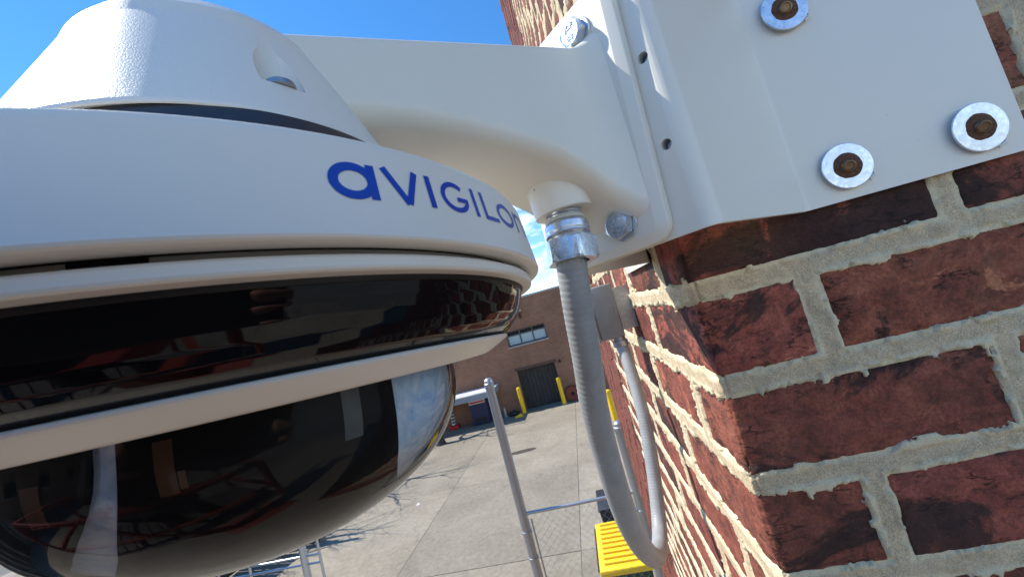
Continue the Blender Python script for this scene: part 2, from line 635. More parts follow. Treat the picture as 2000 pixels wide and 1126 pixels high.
def brick_mesh(name, sx, sy, sz, org, rx, ry, rz, r=0.0035, rough=1.0, back=False):
    """rough brick sx*sy*sz centred on 0; org its world centre (noise domain); r rounding"""
    nx, ny, nz = max(2, int(sx / rx)), max(2, int(sy / ry)), max(2, int(sz / rz))
    idx, quads = [], []
    off = 0

    def face(A, Bn, f, flip):
        nonlocal off
        a, b_ = np.meshgrid(np.arange(A + 1), np.arange(Bn + 1), indexing='ij')
        idx.append(f(a.ravel(), b_.ravel()))
        i, j = np.meshgrid(np.arange(A), np.arange(Bn), indexing='ij')
        i, j = i.ravel(), j.ravel()
        w = Bn + 1
        q = np.stack([i * w + j, (i + 1) * w + j, (i + 1) * w + j + 1, i * w + j + 1], 1) + off
        quads.append(q[:, ::-1] if flip else q)
        off += (A + 1) * (Bn + 1)
    Z = np.zeros
    face(nx, nz, lambda a, b_: np.stack([a, 0 * a, b_], 1), False)            # front -y
    face(ny, nz, lambda a, b_: np.stack([0 * a, a, b_], 1), True)             # -x
    face(nx, ny, lambda a, b_: np.stack([a, b_, 0 * a], 1), True)             # bottom
    face(nx, ny, lambda a, b_: np.stack([a, b_, 0 * a + nz], 1), False)       # top
    face(ny, nz, lambda a, b_: np.stack([0 * a + nx, a, b_], 1), False)       # +x
    face(nx, nz, lambda a, b_: np.stack([a, 0 * a + ny, b_], 1), True)        # back +y
    I = np.vstack(idx)
    Q = np.vstack(quads)
    U_, inv = np.unique(I, axis=0, return_inverse=True)
    inv = inv.ravel()
    Q = inv[Q]
    P = (U_ / np.array([nx, ny, nz]) - 0.5) * np.array([sx, sy, sz])
    half = np.array([sx, sy, sz]) / 2
    q = np.clip(P, -half + r, half - r)
    d = P - q
    ln = np.linalg.norm(d, axis=1, keepdims=True)
    n = d / np.maximum(ln, 1e-9)
    Pw = P + np.array(org)
    edge = np.sort(half - np.abs(P), axis=1)[:, 1]          # distance to the nearest edge
    disp = 0.0007 * fbm(Pw, 28, 2) + 0.0007 * fbm(Pw, 95, 3, seed=9.1) + 0.00042 * fbm(Pw, 330, 2, seed=3.3)
    chip = np.clip(fbm(Pw, 60, 2, seed=21.0) - 0.22, 0, 1) * np.exp(-edge / 0.006)
    disp = disp * rough - 0.013 * chip * rough - 0.0018 * np.exp(-edge / 0.004)
    P2 = q + n * r + n * disp[:, None]
    me = bpy.data.meshes.new(name)
    me.from_pydata(P2.tolist(), [], Q.tolist())
    me.polygons.foreach_set('use_smooth', [True] * len(me.polygons))
    me.update()
    return me


near_bricks = 0
low = []            # boxes (x0,x1,y0,y1,z0,z1) that go into the joined rest


def add_brick(x0, x1, y0, y1, z0, z1, res, sunny, rough=1.0):
    global near_bricks
    cx, cy, cz = (x0 + x1) / 2, (y0 + y1) / 2, (z0 + z1) / 2
    jit = [(random.random() - 0.5) * k for k in (0.0016, 0.0016, 0.0022)]
    me = brick_mesh('brick', x1 - x0, y1 - y0, z1 - z0, (cx + jit[0] + 50, cy + jit[1] + 50, cz), res[0], res[1], res[2], 0.0035, rough)
    me.materials.append(M['brick_sunny'] if sunny else M['brick'])
    o = bpy.data.objects.new('brick', me)
    o.location = (cx + jit[0] * (x0 > 0.001), cy + jit[1], cz + jit[2])
    o.rotation_euler = ((random.random() - 0.5) * 0.008, (random.random() - 0.5) * 0.012, (random.random() - 0.5) * 0.008)
    link(o, building)
    near_bricks += 1


WALL_A_LEN, WALL_B_LEN = 2.6, 2.45
KMIN, KMAX = int(-EYE / COURSE) + 1, 42
for k in range(KMIN, KMAX):
    z0 = BED0 + k * COURSE + J / 2
    z1 = BED0 + (k + 1) * COURSE - J / 2
    srow = (k % 2 == 0)            # stretcher first on the front wall
    zu = (z0 - EYE) / S
    # corner brick
    ax, by = (STR, HDR) if srow else (HDR, STR)
    if -7 <= k <= 6:
        if -5 <= k <= 1:
            add_brick(0, ax - J / 2, 0, by - J / 2, z0, z1, (0.0021, 0.0026, 0.0021), False)
        else:
            add_brick(0, ax - J / 2, 0, by - J / 2, z0, z1, (0.006, 0.005, 0.005), False)
    elif -16 <= k <= 14:
        add_brick(0, ax - J / 2, 0, by - J / 2, z0, z1, (0.012, 0.006, 0.006), True)
    else:
        low.append((0, ax - J / 2, 0, by - J / 2, z0, z1))
    # front wall onwards
    x = ax + J / 2
    while x < WALL_A_LEN:
        x1 = x + STR - J
        if x < 0.92 * S and -6 <= k <= 3:
            add_brick(x, x1, 0, 0.03, z0, z1, (0.0021, 0.006, 0.0021), False)
        else:
            low.append((x, x1, 0, 0.03, z0, z1))
        x = x1 + J
    # side wall onwards
    y = by + J / 2
    while y < WALL_B_LEN:
        y1 = min(y + STR - J, WALL_B_LEN)
        yu = y / S
        vis = -(1 + yu) * 0.95 - 0.4 < zu < 0.3 or (0.45 * (1 + yu) < zu < 0.98 * (1 + yu))
        if yu < 3.1 and -17 <= k <= 15 and vis:
            f = 1 + yu * 0.7
            add_brick(0, 0.03, y, y1, z0, z1, (0.006, 0.0034 * f, 0.0034 * f), True, 1.15)
        else:
            low.append((0, 0.03, y, y1, z0, z1))
        y = y1 + J

# the bricks too far off or too thin on screen to pick apart, joined
V, Fc = [], []
for (x0, x1, y0, y1, z0, z1) in low:
    e = 0.0032 * random.random() - 0.001
    if y0 < 0.001 and x0 > 0.05:
        y0 -= e
    elif x0 < 0.001 and y0 > 0.05:
        x0 -= e
    jz = 0.003 * (random.random() - 0.5)
    b0 = len(V)
    V += [(x0, y0, z0 + jz), (x1, y0, z0 + jz), (x1, y1, z0 + jz), (x0, y1, z0 + jz), (x0, y0, z1 + jz), (x1, y0, z1 + jz), (x1, y1, z1 + jz), (x0, y1, z1 + jz)]
    Fc += [tuple(b0 + i for i in q) for q in ((0, 1, 5, 4), (1, 2, 6, 5), (2, 3, 7, 6), (3, 0, 4, 7), (4, 5, 6, 7), (3, 2, 1, 0))]
o = mesh_obj('brickwork', V, Fc, M['brick_sunny'], building)
o['kind'] = 'stuff'

# mortar: one sheet that follows both walls round the corner, thick in the joints, ragged at its edges
sA = np.concatenate([np.arange(0, 0.30, 0.0015), np.arange(0.30, 0.46, 0.003)])
sB = [0.0]
while sB[-1] < 1.10:
    sB.append(sB[-1] + 0.0024 + sB[-1] * 0.0042)
sB = np.array(sB[1:])
s_ = np.concatenate([-sB[::-1], sA])
zl, zh = EYE - 1.42, EYE + 1.30
zz = [zl]
while zz[-1] < zh:
    dz = abs(zz[-1] - (EYE - 0.1))
    zz.append(zz[-1] + (0.0015 if -0.22 < zz[-1] - (EYE - 0.1) < 0.17 else (0.003 if dz < 0.5 else 0.0045)))
zz = np.array(zz)
SS, ZZ = np.meshgrid(s_, zz, indexing='ij')
sf, zf = SS.ravel(), ZZ.ravel()
RC = 0.004
onA = sf >= 0
X = np.where(onA, sf, 0.0)
Y = np.where(onA, 0.0, -sf)
tcor = np.clip(sf / 0.008, -1, 1) * (math.pi / 4)
nx_, ny_ = -np.cos(tcor + math.pi / 4), -np.sin(tcor + math.pi / 4)
nx_, ny_ = np.where(sf > 0.008, 0, nx_), np.where(sf < -0.008, 0, ny_)
nx_ = np.where(sf < -0.008, -1, nx_)
ny_ = np.where(sf > 0.008, -1, ny_)
PW = np.stack([X + 50, Y + 50, zf], 1)
kk = np.round((zf - BED0) / COURSE)
dbed = np.abs(zf - (BED0 + kk * COURSE))
row = np.floor((zf - BED0) / COURSE).astype(int)
srow_ = (row % 2 == 0)
along = np.abs(sf)
first = np.where(onA, np.where(srow_, STR, HDR), np.where(srow_, HDR, STR))
jj = np.maximum(np.round((along - first) / STR), 0)
dhead = np.abs(along - (first + jj * STR))
wob = 0.0085 * fbm(PW, 30, 2) + 0.0085 * fbm(PW, 95, 3, 0.65, seed=5.0) + 0.0050 * fbm(PW, 330, 2, seed=1.5)
blob = np.clip(fbm(PW, 75, 2, seed=31.0) - 0.42, 0, 1) * 0.030          # droppings that ran over the brick face
wob = np.clip(wob, -0.0030, 0.0075) * np.where(onA, 1.0, 1.15) + 0.0010 + blob
dj = np.minimum(dbed, dhead * 1.04)
edge = dj - (J / 2 - 0.0002 + wob + np.where(onA, 0.0, 0.0012))
fill = np.clip(0.5 - edge / 0.0016, 0, 1)                       # ragged smear over the arrises
bed = np.clip((J / 2 + 0.0055 - dj) / 0.0015, 0, 1)             # bed that runs in under the brick edges
deep = -0.0014 + 0.0011 * fbm(PW, 60, 3, seed=4.0) + 0.0006 * fbm(PW, 260, 2, seed=6.0)
proud = np.where(onA, 0.0015, 0.0018) + 0.0007 * fbm(PW, 48, 3, seed=2.0) + 0.0006 * fbm(PW, 230, 3, seed=8.0)
core = np.clip((dj - 0.0050 - 0.002 * fbm(PW, 70, 2, seed=3.0)) / 0.003, 0, 1)      # tooled a little hollow in the middle
proud = proud - np.where(onA, 0.0020, 0.0006) * (1 - core)
hgt = np.where(bed > 0, deep, -0.012) * bed + -0.012 * (1 - bed)
hgt = np.maximum(hgt, -0.012) * (1 - fill) + proud * fill
hgt = np.where(np.abs(sf) < 0.006, hgt - 0.0015, hgt)
VX = X + nx_ * hgt
VY = Y + ny_ * hgt
n0, n1 = SS.shape
i, j = np.meshgrid(np.arange(n0 - 1), np.arange(n1 - 1), indexing='ij')
i, j = i.ravel(), j.ravel()
Q = np.stack([i * n1 + j, (i + 1) * n1 + j, (i + 1) * n1 + j + 1, i * n1 + j + 1], 1)
keep = np.maximum(fill, bed)[Q].max(1) > 0.02
o = mesh_obj('mortar', np.stack([VX, VY, zf], 1), Q[keep], M['mortar'], building, smooth=180)
at_ = o.data.attributes.new('smear', 'FLOAT', 'POINT')
at_.data.foreach_set('value', np.clip((dj - J * 0.30 - 0.003 * fbm(PW, 90, 3, seed=7.0)) / 0.003, 0, 1).astype(np.float32))
# plain mortar bed behind everything
box_obj('mortar_core', 0.0075, WALL_A_LEN, 0.0075, 2.44, 0, EYE + 3.45, M['mortar'], building)

# ------------------------------------------------------------------ frame along the corner's diagonal
# u runs along the bracket face (+u right), d away from the corner, z up; all in units, z from eye level
Uv = Vector((1, -1, 0)) / R2
Dv = Vector((-1, -1, 0)) / R2


def DU(u, d, z):
    p = Uv * (u * S) + Dv * (d * S)
    return Vector((p.x, p.y, EYE + z * S))


F0 = 0.361 / R2      # distance of the bracket face from the corner edge

# ------------------------------------------------------------------ corner bracket (bent sheet)
bracket = empty('corner_bracket', (0, 0, EYE))
tag(bracket, 'large white bent steel corner bracket bolted over the brick corner', 'bracket')
TH = 0.0032
GAP = 0.016          # stands a little off the brick, in units


def fillet_path(P, rad, seg=7):
    out = [P[0]]
    for a, b_, c in zip(P, P[1:], P[2:]):
        a, b_, c = Vector(a), Vector(b_), Vector(c)
        d0, d1 = (a - b_).normalized(), (c - b_).normalized()
        ang = d0.angle(d1)
        t = rad / math.tan(ang / 2)
        p0, p1 = b_ + d0 * t, b_ + d1 * t
        ctr = b_ + (d0 + d1).normalized() * (rad / math.sin(ang / 2))
        for k in range(seg + 1):
            w = k / seg
            v = (p0 - ctr).lerp(p1 - ctr, w).normalized() * rad
            out.append(tuple(ctr + v))
    out.append(P[-1])
    return [Vector(p) for p in out]


half = 0.2155
pA = [(1.080 - 0.30, -GAP), (0.303, -GAP)]
fr_pt = (-0.028, -0.333)
path = [pA[0], (0.55, -GAP), pA[1], fr_pt, (fr_pt[1], fr_pt[0]), (-GAP, 0.303), (-GAP, 0.780)]
path = [Vector(p) * S for p in path]
path = fillet_path([tuple(path[0]), tuple(path[2]), tuple(path[3]), tuple(path[4]), tuple(path[5]), tuple(path[6])], 0.0105)
# subdivide, per column bottom / top (chamfered outer corners)
ZB, ZT = 0.069 * S + EYE, 0.66 * S + EYE
cols = [path[0], path[0].lerp(path[1], 0.035)] + path[1:-1] + [path[-1].lerp(path[-2], 0.035), path[-1]]
ch = 0.033 * S
V, Fc = [], []
nn = []
for i, p in enumerate(cols):
    a = cols[max(i - 1, 0)]
    b_ = cols[min(i + 1, len(cols) - 1)]
    t = (b_ - a).normalized()
    nn.append(Vector((-t.y, t.x)))      # left of travel
for i, p in enumerate(cols):
    endc = i in (0, len(cols) - 1)
    zb = ZB + (ch if endc else 0)
    zt = ZT - (ch if endc else 0)
    dd = -(p.x + p.y) / R2 / S          # the outstanding face is lower than the wings
    if dd > 0.02:
        zt = EYE + S * (0.66 - 0.052 * min(1, dd / 0.2))
    q = p - nn[i] * TH
    V += [(p.x, p.y, zb), (p.x, p.y, zt), (q.x, q.y, zt), (q.x, q.y, zb)]
for i in range(len(cols) - 1):
    a, b_ = i * 4, i * 4 + 4
    for k in range(4):
        k2 = (k + 1) % 4
        Fc.append((a + k, b_ + k, b_ + k2, a + k2))
Fc += [(0, 1, 2, 3), tuple(len(V) - 4 + k for k in (3, 2, 1, 0))]
plate = mesh_obj('bent_plate', V, Fc, M['white'], bracket)
plate.location = (0, 0, -EYE)
bm = bmesh.new()
bm.from_mesh(plate.data)
bmesh.ops.recalc_face_normals(bm, faces=bm.faces)
bm.to_mesh(plate.data)
bm.free()


def cyl_cutter(p0, p1, r, seg=28):
    V, Fc = tube_data([p0, (Vector(p0) + Vector(p1)) / 2, p1], r, seg)
    return mesh_obj('cutter', V, Fc, None)


holes = []
for (u, z) in ((0.181, 0.404), (0.1745, 0.236), (0.188, 0.572), (-0.18, 0.404), (-0.18, 0.236)):
    if u < 0:
        continue
    holes.append(cyl_cutter(DU(u, F0 - 0.05, z), DU(u, F0 + 0.05, z), 0.0035))
bpy.context.view_layer.update()
apply_boolean(plate, holes)
# threaded inserts seen inside the two visible holes
for (u, z) in ((0.181, 0.404), (0.1745, 0.236)):
    Vt, Ft = [], []
    ins = empty('tmp') if False else None
    ring = lathe('threaded_insert', [(0.0052, -0.0035), (0.0052, -0.0012), (0.0030, -0.0010), (0.0025, -0.002), (0.0027, -0.0035), (0.0024, -0.005), (0.0, -0.0055)], M['galv'], bracket, seg=24)
    ring.matrix_local = Matrix.Translation(DU(u, F0 - 0.004, z) - Vector((0, 0, EYE))) @ Dv.to_track_quat('Z', 'Y').to_matrix().to_4x4()

# ------------------------------------------------------------------ rusty anchors with fender washers on the right wing


def anchor(px, pz, label, rot, dia=0.0178):
    y = -GAP * S - TH
    mat = Matrix.Translation((px * S, y, EYE + pz * S)) @ Vector((rot[0], -1, rot[1])).normalized().to_track_quat('Z', 'Y').to_matrix().to_4x4()
    a = empty('anchor_bolt', mat=mat)
    tag(a, label, 'bolt', 'rusty anchors on the bracket wing')
    lathe('washer', [(0.0066, 0.0003), (dia - 0.0003, 0.0001), (dia, 0.0004), (dia, 0.0011), (dia - 0.0004, 0.0014), (0.0066, 0.0015), (0.0066, 0.0003)], M['washer'], a, seg=64)
    # rust creeping out from the hole: a thin crust
    n = 40
    V = [(0, 0, 0.0021)]
    for ring_r, h in ((0.0050, 0.0021), (0.0088, 0.0019), (0.0103, 0.00152)):
        for k in range(n):
            t = 2 * math.pi * k / n
            w = 1 + 0.012 * math.sin(3 * t + px * 40) + 0.012 * math.sin(7 * t + pz * 20) + 0.03 * random.random()
            V.append((ring_r * w * math.cos(t), ring_r * w * math.sin(t), h))
    Fc = [(0, 1 + k, 1 + (k + 1) % n) for k in range(n)]
    for r_ in range(2):
        for k in range(n):
            a0 = 1 + r_ * n
            Fc.append((a0 + k, a0 + n + k, a0 + n + (k + 1) % n, a0 + (k + 1) % n))
    mesh_obj('rust_crust', V, Fc, M['rust'], a, 60)
    pts_ = [((dia + 0.0004) * math.cos(q) + 0.0022 * (k % 2), (dia + 0.0006 * k) * math.sin(q), 0.0006) for k, q in enumerate((-0.15 - px, -0.32 - px, -0.46 - px, -0.58 - px))]
    tube('sealant_dab', pts_, [0.0006, 0.0013, 0.0011, 0.0005], plain('white sealant', (0.72, 0.69, 0.62), 0.6), a, 8)
    tilt = Matrix.Rotation(0.22, 4, 'X') @ Matrix.Rotation(-0.18, 4, 'Y')
    st = lathe('threaded_stud', [(0.0048, 0.001), (0.0048, 0.0028), (0.0043, 0.0032), (0.0048, 0.0036), (0.0043, 0.0040), (0.0046, 0.0045), (0.0041, 0.0052), (0.0032, 0.0053), (0.0027, 0.0046), (0.0, 0.0044)], M['rusty_brass'], a, seg=28)
    st.matrix_local = tilt
    return a


anchor(0.985 - 0.30, 0.146, 'rusty anchor with big zinc washer in lower right plate corner', (0.02, -0.03), 0.0190)
anchor(0.708 - 0.30, 0.146, 'rusty anchor with zinc washer at lower middle of the plate', (-0.02, 0.01), 0.0184)
anchor(0.694 - 0.30, 0.563, 'rusty anchor with zinc washer at the top edge of view', (0.03, 0.02), 0.0182)

# ------------------------------------------------------------------ wall arm: flange, arm, conduit boss, end cap
arm = empty('wall_mount_arm', DU(0, F0, 0.32))
tag(arm, 'white cast wall arm reaching from the bracket out to the dome camera', 'mounting arm')


def rel(o, base):
    o.matrix_parent_inverse = Matrix.Translation(-base)
    return o


arm_o = DU(0, F0, 0.32)


def rounded_poly(pts, rad, seg=8):
    """closed 2d polygon with rounded corners"""
    out = []
    n = len(pts)
    for i in range(n):
        a, b_, c = Vector(pts[i - 1]), Vector(pts[i]), Vector(pts[(i + 1) % n])
        d0, d1 = (a - b_).normalized(), (c - b_).normalized()
        ang = d0.angle(d1)
        t = rad / math.tan(ang / 2)
        p0, p1 = b_ + d0 * t, b_ + d1 * t
        ctr = b_ + (d0 + d1).normalized() * (rad / math.sin(ang / 2))
        for k in range(seg + 1):
            v = (p0 - ctr).lerp(p1 - ctr, k / seg).normalized() * rad
            out.append(ctr + v)
    return out


# flange: outline in (u,z), stepped bevel towards the front
fl = [(-0.160, 0.071), (0.150, 0.071), (0.183, 0.576), (-0.150, 0.576)]
layers = []
for inset, d in ((0.004, F0 + 0.001), (0.0, F0 + 0.004), (0.0, F0 + 0.018), (0.0015, F0 + 0.020), (0.017, F0 + 0.0275), (0.020, F0 + 0.0285)):
    sh = [(-0.155 + inset, 0.071 + inset), (0.144 - inset, 0.071 + inset), (0.172 - inset, 0.576 - inset), (-0.145 + inset, 0.576 - inset)]
    layers.append([DU(p.x, d, p.y) for p in rounded_poly(sh, max(0.036 - inset, 0.012))])
V, Fc = [], []
n = len(layers[0])
for L in layers:
    V += [tuple(p - arm_o) for p in L]
for i in range(len(layers) - 1):
    for k in range(n):
        k2 = (k + 1) % n
        Fc.append((i * n + k, i * n + k2, (i + 1) * n + k2, (i + 1) * n + k))
Fc.append(tuple(range(n - 1, -1, -1)))
Fc.append(tuple((len(layers) - 1) * n + k for k in range(n)))
mesh_obj('flange', V, Fc, M['white_arm'], arm, 16)
FD = F0 + 0.0285     # front plane of the flange

# arm loft
secs = []
ND = 64
for i in range(ND):
    t = i / (ND - 1)
    d = FD - 0.004 + (0.885 - FD) * t ** 1.35
    zt = 0.484 - 0.2175 * (d - 0.3)
    zb = float(np.interp(d, [0.285, 0.33, 0.38, 0.447, 0.55, 0.636, 0.709, 0.78, 0.9], [0.146, 0.174, 0.208, 0.240, 0.259, 0.270, 0.274, 0.270, 0.256]))
    w = 0.1
    e = max(0.0, 1 - (d - FD) / 0.055)
    fl_ = e * e
    w = w + 0.028 * fl_
    zt += 0.020 * fl_
    zb -= 0.018 * fl_
    rt, rb = 0.013 + 0.012 * fl_, 0.028
    sec = []
    for (cx, cz, r, a0) in ((w - rt, zt - rt, rt, 0), (-w + rt, zt - rt, rt, 90), (-w + rb, zb + rb, rb, 180), (w - rb, zb + rb, rb, 270)):
        for k in range(9):
            a = math.radians(a0 + 90 * k / 8)
            sec.append(DU(cx + r * math.cos(a), d, cz + r * math.sin(a)))
    secs.append(sec)
V, Fc = [], []
n = len(secs[0])
for L in secs:
    V += [tuple(p - arm_o) for p in L]
for i in range(ND - 1):
    for k in range(n):
        k2 = (k + 1) % n
        Fc.append((i * n + k2, i * n + k, (i + 1) * n + k, (i + 1) * n + k2))
Fc.append(tuple(range(n)))
Fc.append(tuple((ND - 1) * n + k for k in range(n - 1, -1, -1)))
mesh_obj('arm_tube', V, Fc, M['white_arm'], arm, 50)

# conduit boss under the arm
PORT_D = 0.376
bp = DU(0.0, PORT_D, 0.0) - arm_o
prof = [(0.030, 0.180), (0.044, 0.1775), (0.0535, 0.1765), (0.0565, 0.178), (0.0575, 0.182), (0.0600, 0.215), (0.0640, 0.250), (0.0, 0.264)]
boss = lathe('conduit_boss', [(r * S, h * S) for r, h in prof], M['white_arm'], arm, seg=72, smooth=40)
boss.location = bp

# camera axis: leans 4 degrees
CAM_D = 0.899
axis = (Vector((0, 0, 1)) - Dv * 0.0695 - Uv * 0.0036).normalized()
ex = (Uv - axis * Uv.dot(axis)).normalized()
ey = axis.cross(ex)
cam_mat = Matrix.Translation(DU(0, CAM_D, 0)) @ Matrix((ex, ey, axis)).transposed().to_4x4()


def sc(prof):
    return [(r * S, h * S) for r, h in prof]


# end cap of the arm (cone with a screw pocket)
c_axis = (Vector((0, 0, 1)) - Dv * 0.03).normalized()
c_ex = (Uv - c_axis * Uv.dot(c_axis)).normalized()
cap_mat = Matrix.Translation(DU(0, CAM_D, 0) + axis * (0.2110 * S) + Dv * (0.012 * S)) @ Matrix((c_ex, c_axis.cross(c_ex), c_axis)).transposed().to_4x4()
cap_prof = sc([(0.1815, 0.0016), (0.1832, 0.0), (0.1842, 0.001), (0.1838, 0.004), (0.1290, 0.127), (0.1245, 0.141), (0.1155, 0.154), (0.101, 0.1655), (0.080, 0.174), (0.05, 0.179), (0.0, 0.181)])
cap = lathe('end_cap', cap_prof, M['white_cap'], arm, seg=220, smooth=30)
cap.data.transform(Matrix.Translation(-arm_o) @ cap_mat)
bm = bmesh.new()
bm.from_mesh(cap.data)
bmesh.ops.remove_doubles(bm, verts=bm.verts, dist=1e-6)
hol = [e for e in bm.edges if len(e.link_faces) == 1]
bmesh.ops.holes_fill(bm, edges=hol, sides=0)
bmesh.ops.recalc_face_normals(bm, faces=bm.faces)
bm.to_mesh(cap.data)
bm.free()
PA = math.radians(14.5)
PR = 0.1600
pk = lambda h: cap_mat @ Vector((PR * S * math.cos(PA), PR * S * math.sin(PA), h * S))
cut = cyl_cutter(pk(0.0440), pk(0.24), 0.0185 * S, 40)
bpy.context.view_layer.update()
apply_boolean(cap, [cut])
sw = lathe('pocket_screw', sc([(0.0, 0.0480), (0.004, 0.0480), (0.0050, 0.0500), (0.0105, 0.0500), (0.0125, 0.049), (0.0130, 0.0443), (0.0, 0.0443)]), M['galv'], arm, seg=28)
sw.matrix_local = Matrix.Translation(-arm_o) @ cap_mat @ Matrix.Translation((PR * 0.985 * S * math.cos(PA), PR * 0.985 * S * math.sin(PA), 0))


# ------------------------------------------------------------------ hex bolts on the flange
def text_mesh(txt, size, depth):
    cu = bpy.data.curves.new('stamp', 'FONT')
    cu.body = txt
    cu.size = size
    cu.extrude = depth
    cu.align_x = 'CENTER'
    cu.align_y = 'CENTER'
    cu.resolution_u = 2
    t = bpy.data.objects.new('stamp', cu)
    COL.objects.link(t)
    bpy.context.view_layer.update()
    me = bpy.data.meshes.new_from_object(t.evaluated_get(bpy.context.evaluated_depsgraph_get()))
    bpy.data.objects.remove(t)
    bpy.data.curves.remove(cu)
    return me


def hex_bolt(u, z, label, spin, af=0.0165, head=0.0072):
    # local z = outward
    base = DU(u, FD, z)
    zz_ = Dv
    yy = Vector((0, 0, 1))
    xx = yy.cross(zz_)
    mat = Matrix.Translation(base) @ Matrix((xx, yy, zz_)).transposed().to_4x4()
    b0 = empty('hex_bolt', mat=mat)
    tag(b0, label, 'bolt', 'hex bolts holding the arm flange')
    lathe('washer', [(0.004, 0.0002), (0.0108, 0.0002), (0.0112, 0.0008), (0.0108, 0.0018), (0.004, 0.0018)], M['zinc'], b0, seg=48)
    R = af / math.sqrt(3)
    V, Fc = [], []
    n = 48
    rings = [(1.0, 0.0019, None), (1.0, None, 'side'), (0.0, None, 'top')]
    top = 0.0019 + head

    def hexr(t):
        t = (t + math.pi / 6) % (math.pi / 3) - math.pi / 6
        return af / 2 / math.cos(t)
    prof_n = []
    for k in range(n):
        t = 2 * math.pi * k / n
        r = hexr(t)
        cham = max(0, (r - af / 2 * 0.985)) * 0.62
        prof_n.append((t, r, cham))
    for t, r, chm in prof_n:
        V.append((r * math.cos(t + spin), r * math.sin(t + spin), 0.0020 + chm * 0.8))
    for t, r, chm in prof_n:
        V.append((r * math.cos(t + spin), r * math.sin(t + spin), top - chm))
    for t, r, chm in prof_n:
        q = af / 2 * 0.945
        V.append((q * math.cos(t + spin), q * math.sin(t + spin), top))
    for t, r, chm in prof_n:
        q = af / 2 * 0.90
        V.append((q * math.cos(t + spin), q * math.sin(t + spin), top - 0.0002))
    for i in range(3):
        for k in range(n):
            k2 = (k + 1) % n
            Fc.append((i * n + k, i * n + k2, (i + 1) * n + k2, (i + 1) * n + k))
    Fc.append(tuple(3 * n + k for k in range(n)))
    hd = mesh_obj('head', V, Fc, M['zinc'], b0, 22)
    for txt, dy, sz in (('JDF', 0.0032, 0.0048), ('8.8', -0.0036, 0.0046)):
        me = text_mesh(txt, sz, 0.00022)
        me.materials.append(M['zinc'])
        t_ = bpy.data.objects.new('stamped_letters', me)
        t_.matrix_local = Matrix.Rotation(spin - 0.5, 4, 'Z') @ Matrix.Translation((0, dy, top + 0.00005))
        link(t_, hd)
    return b0


hex_bolt(0.085, 0.523, 'zinc hex bolt at the top of the arm flange', 0.35)
hex_bolt(0.060, 0.126, 'zinc hex bolt beside the conduit fitting low on flange', 0.8)
hex_bolt(-0.085, 0.523, 'zinc hex bolt on the far side of the arm flange top', 0.1)

# ------------------------------------------------------------------ dome camera
camera_obj = empty('security_camera', mat=cam_mat)
tag(camera_obj, 'white pendant security dome camera with black window and clear bubble', 'security camera')
sh_prof = sc([(0.10, 0.196), (0.16, 0.176), (0.24, 0.150), (0.288, 0.1290), (0.2975, 0.1250), (0.3015, 0.1222), (0.3030, 0.1190), (0.3108, 0.0650), (0.3112, 0.0632), (0.3105, 0.0618), (0.3090, 0.0609), (0.3000, 0.0604), (0.2960, 0.0610), (0.2950, 0.0640)])
shroud = lathe('upper_shroud', sh_prof, M['white_cam'], camera_obj, seg=360, smooth=18)
lathe('gasket_ring', sc([(0.160, 0.2120), (0.1835, 0.2110), (0.1850, 0.2080), (0.1945, 0.1880), (0.1950, 0.1868), (0.186, 0.1855), (0.184, 0.172)]), M['black_gasket'], camera_obj, seg=256)
lathe('vent_gap', sc([(0.2960, 0.0660), (0.2880, 0.0660), (0.2880, 0.0625)]), M['black'], camera_obj, seg=256)
lathe('vent_recess', sc([(0.2960, 0.0640), (0.2870, 0.0635), (0.2870, 0.0560)]), M['white_cam'], camera_obj, seg=256)
lathe('vent_slot', sc([(0.2876, 0.0640), (0.2876, 0.0570)]), M['black'], camera_obj, seg=24, a0=-15.4, a1=-10.2)
lathe('lower_trim', sc([(0.285, 0.0572), (0.2960, 0.0574), (0.2985, 0.0566), (0.2998, 0.0550), (0.3002, 0.0500), (0.2996, 0.0486), (0.2980, 0.0477), (0.2905, 0.0470), (0.2895, 0.0474), (0.2892, 0.0485)]), M['white_cam'], camera_obj, seg=300, smooth=18)
lathe('window_frame', sc([(0.2900, 0.0485), (0.2895, 0.0460), (0.2882, 0.0442), (0.2860, 0.0438)]), M['black'], camera_obj, seg=256)
lathe('smoked_window', sc([(0.2875, 0.0446), (0.2872, 0.0430), (0.2855, 0.0360), (0.2828, 0.0280), (0.2790, 0.0200), (0.2742, 0.0135), (0.2690, 0.0085), (0.2638, 0.0052)]), M['smoked'], camera_obj, seg=300, smooth=60)
lathe('window_seal', sc([(0.2646, 0.0058), (0.2605, 0.0040), (0.2560, 0.0020)]), M['black'], camera_obj, seg=256)
lathe('lower_ring', sc([(0.245, 0.0024), (0.2605, 0.0026), (0.2620, 0.0021), (0.2625, 0.0010), (0.2618, -0.0004), (0.2600, -0.0018), (0.2390, -0.0128), (0.2360, -0.0138), (0.2300, -0.0140), (0.198, -0.0140), (0.1965, -0.0120)]), M['white_cam'], camera_obj, seg=300, smooth=18)
# bubble
bub = [(0.1945, -0.010), (0.1945, -0.020), (0.1943, -0.030)]
for k in range(1, 31):
    a = math.pi / 2 * k / 30
    bub.append((0.1943 * max(math.cos(a), 0) ** 0.96, -0.030 - 0.124 * math.sin(a) ** 0.99))
bub[-1] = (0.0, bub[-1][1])
lathe('bubble', sc(bub), M['bubble'], camera_obj, seg=220, smooth=180)
